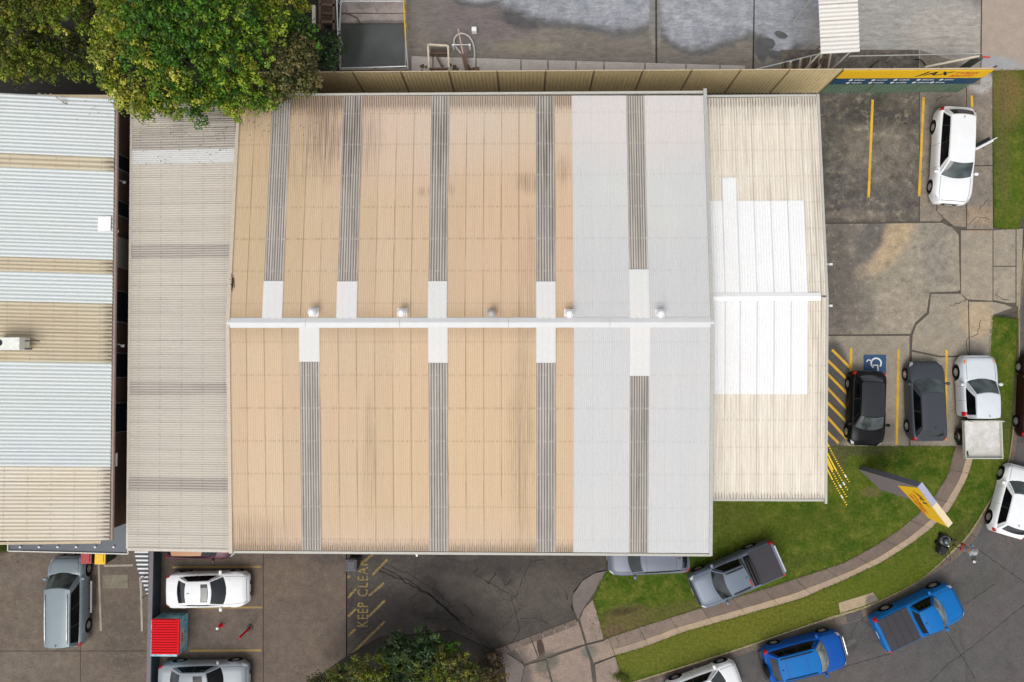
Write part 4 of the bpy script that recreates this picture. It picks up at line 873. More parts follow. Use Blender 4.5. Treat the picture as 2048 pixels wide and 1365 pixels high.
m_syel = plain('sign_yellow', (0.80, 0.47, 0.005), .7, var=.05); m_sblue = plain('sign_dark_blue', (0.012, 0.06, 0.12), .5, var=.05); m_sblk = plain('sign_black', (0.012, 0.01, 0.015), .5); m_sred = plain('sign_red', (0.62, 0.05, 0.02), .5)
a = fpt(1692); b = fpt(1988); nr = Vector((fd.y, -fd.x, 0)) * .07
zb0, zb1, zb2 = 1.28, 1.98, FH - .02
A_ = a + nr; B_ = b + nr
def slab2(z0, z1, mat, nm):
    m = MB(); L_ = (b - a).length
    M = Matrix(((fd.x, -fd.y, 0, A_.x), (fd.y, fd.x, 0, A_.y), (0, 0, 1, 0), (0, 0, 0, 1)))
    m.box(0, -.02, z0, L_, .015, z1, M); return m.build(nm, mat, sg, base='world')
slab2(zb1, zb2, m_syel, 'yellow_panel'); slab2(zb0, zb1 - .004, m_sblue, 'blue_panel')
up_ = Vector((0, 0, 1)); off = nr.normalized() * .028
def sgpos(px, z): p = fpt(px) + nr + off; p.z = z; return p - sg.location
lay_text('JAX', sg, m_sblk, basis(sgpos(1846, 2.18), fd, up_), width=1.75, height=.54, name='letters', shear=.4, bold=.03, space=1.12)
lay_text('TYRES', sg, m_sred, basis(sgpos(1920, 2.43), fd, up_), width=1.15, height=.22, name='letters', shear=.25, bold=.02)
lay_text('&AUTO', sg, m_sred, basis(sgpos(1916, 2.14), fd, up_), width=1.15, height=.22, name='letters', shear=.25, bold=.02)
for row, z in ((0, 1.72), (1, 1.40)):
    for k, (px, wd) in enumerate([(1722, 24), (1768, 24), (1813, 26), (1860, 26), (1906, 22)]):
        if row and k > 2: px -= 2 + 9 * (k == 4)
        p = sgpos(px, z)
        ic = MB().lathe([(0.001, 0), (.10, 0)], 12, basis(p + fd * .1 + up_ * .07, fd, up_)); ic.build('icon', m_white, sg)
        w_ = MB(); x = 0.28; rr = random.Random(k * 7 + row)
        while x < wd / 46 + .25:
            l = rr.uniform(.03, .06); M = basis(p, fd, up_); w_.box(x, .02, -.001, x + l, rr.choice((.10, .13)), .001, M); x += l + .02
        w_.build('small_lettering', m_white, sg)
b_ = fpt(1690); 

# ---------------------------------------------------------- pylon sign
A0, B0 = W(1717, 939), W(1760, 979); ex = (B0 - A0); L1 = ex.length; ex.normalize(); ey = Vector((-ex.y, ex.x, 0))   # towards the far side
if ey.y < 0: ey = -ey
py = empty('pylon_sign', A0 + ex * L1 * .5); tag(py, 'tall pylon sign with yellow angled panel on the lawn by the footpath', 'sign')
m_pyl = plain('pylon_grey_paint', (0.20, 0.165, 0.185), .5, var=.08, sc=1); m_pylside = plain('pylon_slate_side', (0.16, 0.17, 0.23), .45, var=.06); m_pyltop = plain('pylon_lilac_top', (0.38, 0.38, 0.52), .4, var=.04); m_pale = plain('pylon_cream_top', (0.72, 0.62, 0.40), .45, var=.03)
def extr(poly, th, y0, mats, name, side=None):
    """poly in (along, height); front face at y0"""
    n = len(poly); M = Matrix(((ex.x, ey.x, 0, A0.x), (ex.y, ey.y, 0, A0.y), (0, 0, 1, 0), (0, 0, 0, 1)))
    m = MB(); fr = [M @ Vector((x, y0, z)) for x, z in poly]; bk = [M @ Vector((x, y0 + th, z)) for x, z in poly]
    m.add(fr + bk, [tuple(range(n)), tuple(range(2 * n - 1, n - 1, -1))], 0)
    b_ = len(m.v); m.add(fr + bk, [(i, i + n, (i + 1) % n + n, (i + 1) % n) for i in range(n)], 1)
    return m.build(name, mats, py, base='world')
TH = .27
extr([(0, 0), (L1, 0), (L1 * 1.02, 2.9), (L1 * 1.0, 4.5), (0.02, 5.28)], TH, 0, [m_pyl, m_pylside], 'column')
extr([(L1 * .3, 3.1), (L1 * 1.04, 2.85), (L1 * 1.9, 2.55), (L1 * 2.05, 3.75), (L1 * 1.0, 4.52), (0.06, 5.3)], TH + .02, -.012, [m_syel, m_pale], 'sign_panel')
extr([(0.0, 5.3), (L1 * .98, 4.56), (L1 * .98, 4.60), (0.0, 5.34)], TH + .02, -.012, [m_pyltop, m_pyltop], 'lilac_capping')
extr([(L1 * .985, 4.55), (L1 * 2.06, 3.77), (L1 * 2.06, 3.81), (L1 * .985, 4.59)], TH + .02, -.012, [m_pale, m_pale], 'cream_capping')
d2 = (Vector((ex.x * L1 * 1.6, ex.y * L1 * 1.6, -1.25))).normalized()
for s_, x, z, w_, h_, mt in [('JAX', .30, 4.35, 1.15, .42, m_sblk), ('TYRES', .50, 3.75, 1.7, .26, m_sred), ('& AUTO', .62, 3.36, 1.7, .24, m_sred)]:
    o_ = A0 + ex * (L1 * x) + Vector((0, 0, z)) - ey * .02
    lay_text(s_, py, mt, basis(o_ - py.location, d2, Vector((0, 0, 1)) - d2 * d2.z), width=w_, height=h_, name='letters', shear=.2, bold=.02)

# ---------------------------------------------------------- charity bin
bn = empty('donation_bin', W(348, 1262)); tag(bn, 'light blue clothing bin with bright red ribbed roof against the navy wall', 'donation bin')
m_bblue = NT('blue_bin_print'); _c = m_bblue.mix(m_bblue.mr(m_bblue.noise(sc=3.5, det=2), .5, .55), (0.20, 0.44, 0.55), (0.34, 0.56, 0.62)); _c = m_bblue.mix(m_bblue.mr(m_bblue.noise(sc=5, det=1), .64, .68), _c, (0.02, 0.10, 0.26)); m_bblue = m_bblue.done(_c, .5)
m_bred = plain('red_bin_roof', (0.68, 0.012, 0.02), .8, var=.05, spec=.1)
bx0, bx1, by0, by1 = W(322, 1260).x, W(377, 1260).x, W(340, 1298).y, W(340, 1225).y
MB().box(bx0 + .06, by0 + .05, 0, bx1 - .02, by1, 1.1).build('body', m_bblue, bn, base='world', bevel=.03)
q0, q1 = W(302, 1309, 1.15), W(359, 1239, 1.15)
nn = 14; dy = (q1.y - q0.y) / nn
for k in range(nn):
    MB().box(q0.x, q0.y + k * dy, 1.12, q1.x - .06, q0.y + (k + .62) * dy, 1.155 + (.006 if k == 7 else 0)).build('roof_rib', m_bred, bn, base='world')
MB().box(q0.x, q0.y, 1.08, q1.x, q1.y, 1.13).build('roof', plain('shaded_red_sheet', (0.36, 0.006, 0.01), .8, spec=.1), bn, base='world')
MB().box(q1.x - .07, q0.y, 1.13, q1.x, q1.y, 1.16).build('roof_trim', m_bred, bn, base='world')
MB().box(bx1 - .02, by0 + .45, .45, bx1 - .005, by1 - .55, .85).build('notice', plain('pale_notice', (0.50, 0.50, 0.46), .6, var=.3, sc=12), bn, base='world')
MB().box(bx1 - .005, by0 + .6, .58, bx1 + .0, by1 - .8, .70).build('notice_stripe', m_sred, bn, base='world')

# ---------------------------------------------------------- red posts, bins, small things
rb = empty('red_post', W(500, 1256)); tag(rb, 'tall thin red post standing on a round dark base', 'post')
MB().lathe([(0.001, 0), (.19, 0), (.19, .03), (.06, .06)], 20).build('base_plate', plain('rusty_dark_base', (0.055, 0.045, 0.04), .8), rb)
MB().lathe([(.055, .05), (.055, 1.3), (.04, 1.34), (0.001, 1.35)], 12).build('tube', m_bred, rb, smooth=True)
rc = empty('red_marker', W(442, 1251)); tag(rc, 'short red marker with a white top in the middle of the brown car park', 'marker')
MB().lathe([(0.001, 0), (.11, 0), (.11, .03), (.08, .06), (.065, .45), (0.001, .47)], 16).build('body', m_bred, rc, smooth=True)
MB().lathe([(.07, .40), (.072, .46), (.05, .49), (0.001, .495)], 16).build('top_cap', m_white, rc)
def bin_(px, py, colr, lab):
    b_ = empty('wheelie_bin', W(px + 6, py - 3, 0)); tag(b_, lab, 'wheelie bin', 'coloured bins beside the left entrance')
    c = b_.location
    MB().add([(-.22, -.24, 0), (.22, -.24, 0), (.22, .24, 0), (-.22, .24, 0), (-.27, -.3, .92), (.27, -.3, .92), (.27, .3, .92), (-.27, .3, .92)], [(0, 3, 2, 1), (4, 5, 6, 7), (0, 1, 5, 4), (1, 2, 6, 5), (2, 3, 7, 6), (3, 0, 4, 7)]).build('body', plain('dark_green_bin', (0.02, 0.035, 0.025), .5), b_)
    MB().box(-.28, -.31, .92, .28, .31, .98).box(-.2, -.2, .98, .2, .24, 1.02).build('lid', colr, b_, bevel=.03)
    for s in (-1, 1): MB().lathe([(0.001, -.03), (.1, -.03), (.1, .03), (0.001, .03)], 12, Matrix.Translation((s * .25, .22, .1)) @ Matrix.Rotation(R(90), 4, 'Y')).build('wheel', m_sblk, b_)
    MB().tube([(-.2, .33, .93), (.2, .33, .93)], .018, 6).build('handle', m_sblk, b_)
bin_(190, 1109, plain('dull_red_lid', (0.36, 0.035, 0.045), .5), 'bin with a dull red lid under the edge of the awning')
bin_(217, 1110, plain('yellow_lid', (0.80, 0.50, 0.01), .5), 'bin with a bright yellow lid beside the red one')
bin_(706, 1124, plain('near_black_lid', (0.014, 0.014, 0.03), .4), 'nearly black bin on the hatched paint by the tan roof edge')
p = W(832, 1108, 4.5); cm = empty('camera_bracket', p); tag(cm, 'small white security camera poking out below the tan roof', 'security camera')
MB().tube([(0, .3, .1), (0, 0, 0)], .03).build('arm', m_cap, cm); MB().bar((-.02, .05, 0), (.05, -.12, -.04), .07).build('camera_body', m_capf, cm)
p = W(1392, 1342); tag(MB().box(p.x - .1, p.y - .08, -.12, p.x + .1, p.y + .08, .06).build('litter_box', m_capf), 'small white litter box in the gutter beside the white hatchback', 'litter')
# stormwater inlet: pad and two grates
m_pad = concrete('inlet_pad_concrete', (0.42, 0.31, 0.20), (0.38, 0.29, 0.19), mott=.15, stains=[(1745, 1205, 14, 16, 0, (0.15, 0.13, 0.11), .9, .3, .4)])
dri = empty('storm_drain', W(1715, 1215)); tag(dri, 'storm drain with sand coloured pad and two metal grates by the kerb', 'drain')
MB().prism([W(x, y) for x, y in [(1677, 1206), (1746, 1185), (1757, 1201), (1720, 1214), (1680, 1226)]], -.2, .022).build('pad', m_pad, dri, base='world')
m_grate = plain('grate_iron', (0.06, 0.055, 0.06), .5)
for cx, cy in ((1701, 1236), (1717, 1231)):
    M = Matrix.Translation(W(cx, cy, -.11)) @ Matrix.Rotation(R(18), 4, 'Z')
    gt = MB().box(-.19, -.2, 0, .19, .2, .012, M).build('grate', m_dkgap, dri, base='world')
    for k in range(7): MB().box(-.18, -.19 + k * .058, .012, .18, -.165 + k * .058, .03, M).build('grate_bar', plain('grate_bar_iron', (0.16, 0.14, 0.15), .5) if k == 0 and cx == 1701 else bpy.data.materials['grate_bar_iron'], gt, base='world')

# ---------------------------------------------------------- overhead cables with yellow tiger tails
m_tt = NT('tiger_tail'); s = m_tt.sep(m_tt.uv()); _f = m_tt.math('GREATER_THAN', m_tt.math('FRACT', s[1]), .45)
m_tt = m_tt.done(m_tt.mix(_f, (0.03, 0.028, 0.01), (0.85, 0.68, 0.02)), .5)
m_tsol = plain('yellow_cable_cover', (0.85, 0.58, 0.005), .5, var=.04); m_cable = plain('black_cable', (0.02, 0.02, 0.02), .6); m_twh = plain('pale_cable_cover', (0.82, 0.76, 0.66), .5)
for k, (a, b, sol, wh_, lab) in enumerate([((1653, 884), (1700, 967), .12, .80, 'overhead cable with yellow and black cover, upper right of four by the office'), ((1649, 895), (1697, 983), .56, .82, 'overhead cable with half solid yellow cover, second of four by the office'),
                                      ((1647, 908), (1695, 997), .42, .73, 'overhead cable with thick yellow cover, third of four by the office'), ((1647, 923), (1695, 1013), .42, .77, 'overhead cable with yellow and black cover, lower left of four by the office')]):
    A_, B_ = W(*a, 3.95), W(*b, 4.3); root = empty('overhead_cable', A_); tag(root, lab, 'cable', 'striped overhead cables by the office corner')
    P = [A_.lerp(B_, i / 30) - Vector((0, 0, .1 * math.sin(math.pi * i / 30))) for i in range(31)]
    i1 = int(sol * 30); i2 = int(wh_ * 30)
    MB().tube(P[:i1 + 1], .035 if k < 3 else .032, 8).build('yellow_cover', m_tsol, root, base='world')
    if k == 2: MB().tube([p + Vector((.07, .0, .02)) for p in P[3:i1]], .03, 8).build('yellow_cover', m_tsol, root, base='world')
    m = MB(); step = (P[1] - P[0]).length
    pts = []; L_ = (P[30] - P[i1]).length; nseg = int(L_ / .105)
    for j in range(nseg):
        f0 = i1 + (30 - i1) * j / nseg; f1 = i1 + (30 - i1) * (j + .5) / nseg
        ip = lambda f: P[min(29, int(f))].lerp(P[min(30, int(f) + 1)], f - int(f))
        m.tube([ip(f0), ip(f1)], .034, 7)
    m.build('yellow_ring', m_tsol, root, base='world')['kind'] = 'stuff'
    MB().tube(P[i1:], .026, 7).build('black_core', m_cable, root, base='world')
    MB().tube([P[i2], P[min(30, i2 + 2)]], .037, 8).build('pale_sleeve', m_twh, root, base='world')
    far = B_ + (B_ - A_).normalized() * 14 + Vector((.3 * k, 0, .6)); MB().tube([B_.lerp(far, i / 8) - Vector((0, 0, .35 * math.sin(math.pi * i / 8))) for i in range(9)], .0025, 5).build('wire', m_cable, root, base='world')
    MB().tube([A_ - (B_ - A_).normalized() * .35, A_], .03, 6).build('anchor', m_gut, root, base='world')

# ---------------------------------------------------------- yard things
cn = empty('yard_canopy', W(1680, 40, 0)); tag(cn, 'white corrugated canopy roof standing in the grey yard', 'canopy')
HC = 3.6
for k in range(5):
    y0, y1 = -60 + k * 33, -60 + (k + 1) * 33
    l = lambda y: (1636.5 + (y - 0) * .045, y + 3.5); r = lambda y: (1715 + (y - 0) * .04, y - 1)
    A, B, C_, D_ = W(*l(y0), HC), W(*l(y1), HC), W(*r(y1), HC - .08), W(*r(y0), HC - .08)
    sheet(cn, A, B, D_, C_, .19, .04, metal('canopy_white_steel', (0.74, 0.71, 0.66), None, valley=.3, streak=.12, grime_and_shade=(0.34, 0.31, 0.28)) if k == 0 else bpy.data.materials['canopy_white_steel'], seg=6)
for px, py in ((1648, 98), (1708, 96), (1645, -30), (1706, -30)):
    p = W(px, py, HC); MB().tube([(p.x, p.y, 0), (p.x, p.y, HC - .1)], .05).build('post', m_gut, cn, base='world')
m_pipe = plain('galvanised_pipe', (0.50, 0.52, 0.53), .35, .4, var=.1); m_ypipe = plain('yellow_rail', (0.70, 0.46, 0.03), .45); m_rust = plain('rusty_steel', (0.12, 0.075, 0.05), .8, var=.4, sc=14); m_cream_p = plain('cream_steel', (0.60, 0.52, 0.40), .5)
# railing round the pit
rr_ = empty('pit_railing', W(812, 90)); tag(rr_, 'yellow and grey tubular railing along the right side of the settling pit', 'railing')
for h in (.55, 1.05):
    MB().tube([W(806, -30, h), W(811, 78, h)], .035).build('yellow_rail', m_ypipe, rr_, base='world'); MB().tube([W(811, 78, h), W(816, 139, h)], .035).build('grey_rail', m_pipe, rr_, base='world')
for y in (0, 40, 78, 136): p = W(807 + y * .06, y, 1.05); MB().tube([(p.x, p.y, 0), p], .03).build('post', m_ypipe if y < 80 else m_pipe, rr_, base='world')
for nm, pts, lab in [('pit_railing', [(684, 137), (813, 133)], 'grey double railing along the near side of the settling pit'), ('pit_railing', [(684, 3), (806, 3)], 'white double railing across the top of the settling pit')]:
    r_ = empty(nm, W((pts[0][0] + pts[1][0]) / 2, pts[0][1])); tag(r_, lab, 'railing')
    for h in (.5, 1.0): MB().tube([W(*pts[0], h), W(*pts[1], h)], .035).build('rail', m_pipe if pts[0][1] > 50 else m_cap, r_, base='world')
    for f in (0, .5, 1): p = W(*pts[0], 1.0).lerp(W(*pts[1], 1.0), f); MB().tube([(p.x, p.y, 0), p], .03).build('post', m_pipe, r_, base='world')
r_ = empty('pit_railing', W(674, 40)); tag(r_, 'white vertical pipe pair on the left side of the settling pit by the trees', 'railing')
MB().tube([W(673, -20, 1.1), W(676, 72, 1.1)], .035).build('rail', m_cap, r_, base='world'); MB().tube([W(683, -20, .6), W(678, 76, .6)], .035).build('rail', m_cap, r_, base='world')
for y in (0, 70): p = W(675, y, 1.1); MB().tube([(p.x, p.y, 0), p], .03).build('post', m_cap, r_, base='world')
hs_ = MB().tube([W(686, 26, .1), W(700, 30, .15), (W(714, 36, .1)), W(720, 48, 0.02)], .035); tag(hs_.build('hose', m_rust), 'short dark hose hanging over the pale edge of the pit', 'hose')
# rusty hopper frames at far left of the yard
hp = empty('hopper_frame', W(655, 25)); tag(hp, 'rusty hopper frame with pale rail beside the trees', 'frame')
for k, (a, b, h) in enumerate([((628, 12), (628, 48), 1.2), ((640, 10), (672, 12), 1.0), ((640, 45), (672, 45), 1.0), ((668, -10), (668, 60), 1.0), ((640, -10), (640, 60), 1.0), ((645, 28), (668, 28), .8)]):
    MB().bar(W(*a, h), W(*b, h), .12 if k else .16).build('beam', m_rust if k else m_cream_p, hp, base='world')
MB().prism([W(x, y, .5) for x, y in [(640, -10), (668, -10), (668, 45), (640, 45)]], .1, .5).build('hopper_tray', plain('rust_tray', (0.085, 0.055, 0.035), .9, var=.3), hp, base='world')
for (x, y) in ((640, 0), (668, 0), (640, 45), (668, 45)): p = W(x, y, 1.0); MB().bar((p.x, p.y, 0), p, .1).build('leg', m_rust, hp, base='world')
# skip frame
sk = empty('steel_crate', W(880, 115)); tag(sk, 'open rusty steel crate frame standing behind the tan fence', 'crate')
for k, (a, b, h) in enumerate([((856, 90), (894, 92), .9), ((856, 90), (858, 140), .9), ((896, 92), (898, 142), .9), ((858, 138), (898, 138), .9), ((860, 108), (893, 107), .4), ((872, 112), (886, 138), .6)]):
    MB().bar(W(*a, h), W(*b, h), .09).build('beam', m_cream_p if k in (0, 1, 2) else m_rust, sk, base='world')
MB().prism([W(x, y, .3) for x, y in [(861, 98), (893, 98), (895, 138), (862, 138)]], .02, .3).build('crate_floor', plain('crate_rust', (0.075, 0.058, 0.04), .9, var=.3), sk, base='world')
for x, y in ((856, 90), (895, 92), (858, 138), (898, 138)): p = W(x, y, .9); MB().bar((p.x, p.y, 0), p, .08).build('corner_post', m_cream_p, sk, base='world')
# hose loop and pump stand
hl = MB(); pts = [W(*p, .12) for p in ((944, 145), (949, 118), (948, 95), (941, 77), (928, 68), (915, 70), (908, 82), (913, 96), (923, 108))]
def catmull(P, n=6):
    out = []
    for i in range(len(P) - 1):
        p0, p1, p2, p3 = P[max(0, i - 1)], P[i], P[i + 1], P[min(len(P) - 1, i + 2)]
        for k in range(n):
            t_ = k / n; out.append(.5 * ((2 * p1) + (p2 - p0) * t_ + (2 * p0 - 5 * p1 + 4 * p2 - p3) * t_ ** 2 + (3 * p1 - p0 - 3 * p2 + p3) * t_ ** 3))
    return out + [P[-1]]
tag(hl.tube(catmull(pts), .05, 8).build('hose', m_gut, smooth=True), 'thick pale hose curled in a loop on the yard concrete', 'hose')
pu = empty('pump_stand', W(928, 130)); tag(pu, 'dark pump stand with pink lever arm beside the hose loop', 'pump')
MB().bar(W(916, 58, 1.2), W(926, 108, 1.0), .07).build('lever', plain('pink_steel', (0.42, 0.27, 0.25), .6), pu, base='world'); MB().bar(W(926, 106, .9), W(934, 142, .5), .2, .3).build('pump_body', m_rust, pu, base='world')
for x in (906, 939): p = W(x, 90, .5); MB().lathe([(.06, 0), (.06, .5), (0.001, .52)], 10, Matrix.Translation((p.x, p.y, 0))).build('bollard_post', m_capf, pu, base='world')
MB().tube([W(906, 90, .45), W(939, 90, .45)], .025).build('cross_bar', m_pipe, pu, base='world')
jk = random.Random(4); b = MB()
for _ in range(36):
    p = W(jk.uniform(835, 960), jk.uniform(130, 142), jk.uniform(.1, .4)); b.box(-.1, -.08, -.08, .1, .08, .08, Matrix.Translation(p) @ Matrix.Rotation(jk.uniform(0, 3), 4, Vector((jk.random(), jk.random(), 1)).normalized()) @ Matrix.Scale(jk.uniform(.4, 1.3), 4))
tag(b.build('rubble', m_rust), 'brown rubble and scrap heaped against the back of the fence', 'rubble', kind='stuff')
p = W(948, 58, .35); bx = MB().box(p.x - .13, p.y - .12, 0, p.x + .13, p.y + .12, .35); tag(bx.build('white_box', m_capf, bevel=.02), 'small white box alone on the yard concrete', 'box')
# boom gate brace and scrap beyond the sign
gt_ = empty('gate_brace', W(1958, 118)); tag(gt_, 'cream steel brace and dark hinge post behind the yellow sign', 'gate')
MB().bar(W(1850, 135, 2.2), W(1958, 113, 2.4), .09).build('brace', m_cream_p, gt_, base='world'); MB().bar(W(1962, 60, 0.02), W(1962, 112, 0.02), .03, .02).build('track', m_rust, gt_, base='world')
p = W(1960, 114, 2.4); MB().box(p.x - .12, p.y - .12, 0, p.x + .12, p.y + .12, 2.4).build('hinge_post', plain('hinge_dark', (0.07, 0.075, 0.065), .6), gt_, base='world')
MB().bar(W(1930, 134, 1.2), W(1960, 116, 2.2), .14, .3).build('gusset', m_rust, gt_, base='world'); MB().bar(W(1963, 114, 2.3), W(1980, 115, 2.3), .06).build('red_tip_arm', m_sred, gt_, base='world')
pr = empty('pipe_rack', W(1640, 130)); tag(pr, 'rusty rack of upright steel offcuts behind the fence near the canopy', 'rack')
for k in range(11):
    x = 1560 + k * 9.5; MB().bar(W(x, 142, .1), W(x + 1 + k * .6, 128 - k * 2.4, .9), .05 + .03 * (k % 3)).build('offcut', m_rust if k % 2 else m_cream_p, pr, base='world')
MB().bar(W(1500, 142, .5), W(1640, 108, 1.0), .06).build('rail', m_pipe, pr, base='world'); MB().bar(W(1618, 118, .8), W(1640, 92, .8), .08).bar(W(1630, 140, .8), W(1652, 112, .8), .07).build('rail', m_rust, pr, base='world')
for x, y in ((1505, 141), (1636, 110), (1645, 118)): p = W(x, y, .9); MB().bar((p.x, p.y, 0), p, .08).build('post', m_rust, pr, base='world')
for pts, lab in [([(1740, 137, .1), (1748, 128, .3), (1757, 122, .3)], 'thin dark pipe lying behind the yellow sign, left one'), ([(1830, 119, .1), (1842, 121, .3), (1853, 133, .1)], 'curved dark pipe lying behind the yellow sign, right one')]:
    tag(MB().tube(catmull([W(*p) for p in pts], 4), .035, 6).build('pipe', m_cable), lab, 'pipe')
p0, p1 = W(1700, 113, .6), W(1960, 108, .6)
ar = empty('yard_rail', W(1830, 112)); tag(ar, 'long low grey rail on posts behind the yellow sign', 'rail')
MB().bar(p0, p1, .05).build('rail', m_gut, ar, base='world')
for f in (0, .33, .66, 1): p = p0.lerp(p1, f); MB().bar((p.x, p.y, 0), p, .06).build('post', m_gut, ar, base='world')
# ================================================================== VEHICLES
def carpaint(name, c, metal=0.0, rough=.35, coat=1.0):
    t = NT(name); n = t.noise(t.obj(), 2.0, 4)
    t.b.inputs['Coat Weight'].default_value = coat * .12; t.b.inputs['Coat Roughness'].default_value = .05
    return t.done(t.mul(c, t.mr(n, .3, .7, .95, 1.03)), rough, metal, .22)
def glassm(name, c, rough=.06, r2=None):
    t = NT(name); n = t.noise(t.obj(), 1.6, 2)
    return t.done(t.mul(c, t.mr(n, .35, .65, .45, 1.5)), rough, 0, .8)  # uneven tone put into the glass colour for reflections and the dashboard
m_ws = glassm('windscreen_glass', (0.045, 0.060, 0.058)); m_side = glassm('side_glass', (0.004, 0.005, 0.006), .1); m_side.node_tree.nodes['Principled BSDF'].inputs['Specular IOR Level'].default_value = .25; m_wsdk = glassm('dark_windscreen_glass', (0.012, 0.016, 0.018))
m_wspale = glassm('pale_reflecting_windscreen', (0.22, 0.25, 0.23), .1)  # pale sky reflection put into the glass colour
m_black = plain('black_plastic', (0.018, 0.018, 0.019), .55); m_tyre = plain('tyre_rubber', (0.010, 0.010, 0.011), .9, spec=.15); m_rim = plain('alloy_rim', (0.50, 0.49, 0.48), .3, .6)
m_chrome = plain('bright_trim', (0.62, 0.63, 0.65), .2, .7); m_lamp = plain('headlamp_lens', (0.52, 0.54, 0.56), .12); m_tail = plain('tail_lamp_red', (0.45, 0.01, 0.02), .2); m_orange = plain('indicator_orange', (0.75, 0.22, 0.02), .3)
m_tonn = plain('tonneau_vinyl', (0.034, 0.031, 0.038), .75, var=.12, sc=1.5); m_under = plain('underbody_black', (0.01, 0.01, 0.01), .9); m_plate = plain('number_plate', (0.6, 0.6, 0.5), .5)

def wheel_meshes():
    prof = [(.19, -.09), (.24, -.105), (.31, -.10), (.325, -.07), (.33, 0), (.325, .07), (.31, .10), (.24, .105), (.19, .09)]
    ty = MB().lathe(prof, 24).mesh('tyre', m_tyre, True)
    ri = MB().lathe([(0.001, .075), (.05, .078), (.06, .06), (.17, .045), (.175, .085), (.205, .09), (.205, -.02)], 24)
    for k in range(5):
        M = Matrix.Rotation(2 * math.pi * k / 5, 4, 'Z'); ri.box(.04, -.028, .05, .185, .028, .088, M)
    return ty, ri.mesh('rim', m_rim, False)
TYRE, RIM = wheel_meshes()

STY = dict(
    sedan=dict(wb=.27, wt=.43, rt=.70, rb=.86, zh=.70, zc=.93, zb=.94, zt=.98, H=1.42, arch=(.17, .80)),
    hatch=dict(wb=.23, wt=.42, rt=.84, rb=.965, zh=.74, zc=.98, zb=.99, zt=1.0, H=1.50, arch=(.17, .82)),
    suv=dict(wb=.26, wt=.41, rt=.87, rb=.975, zh=.86, zc=1.07, zb=1.08, zt=1.08, H=1.66, arch=(.18, .81)),
    van=dict(wb=.185, wt=.33, rt=.945, rb=.99, zh=.84, zc=1.08, zb=1.06, zt=1.06, H=1.76, arch=(.165, .80)),
    ute=dict(wb=.24, wt=.345, rt=.575, rb=.615, zh=.95, zc=1.12, zb=1.12, zt=1.12, H=1.78, arch=(.16, .77)),
    tray=dict(wb=.24, wt=.385, rt=.595, rb=.615, zh=.92, zc=1.08, zb=1.08, zt=1.08, H=1.72, arch=(.16, .78)))

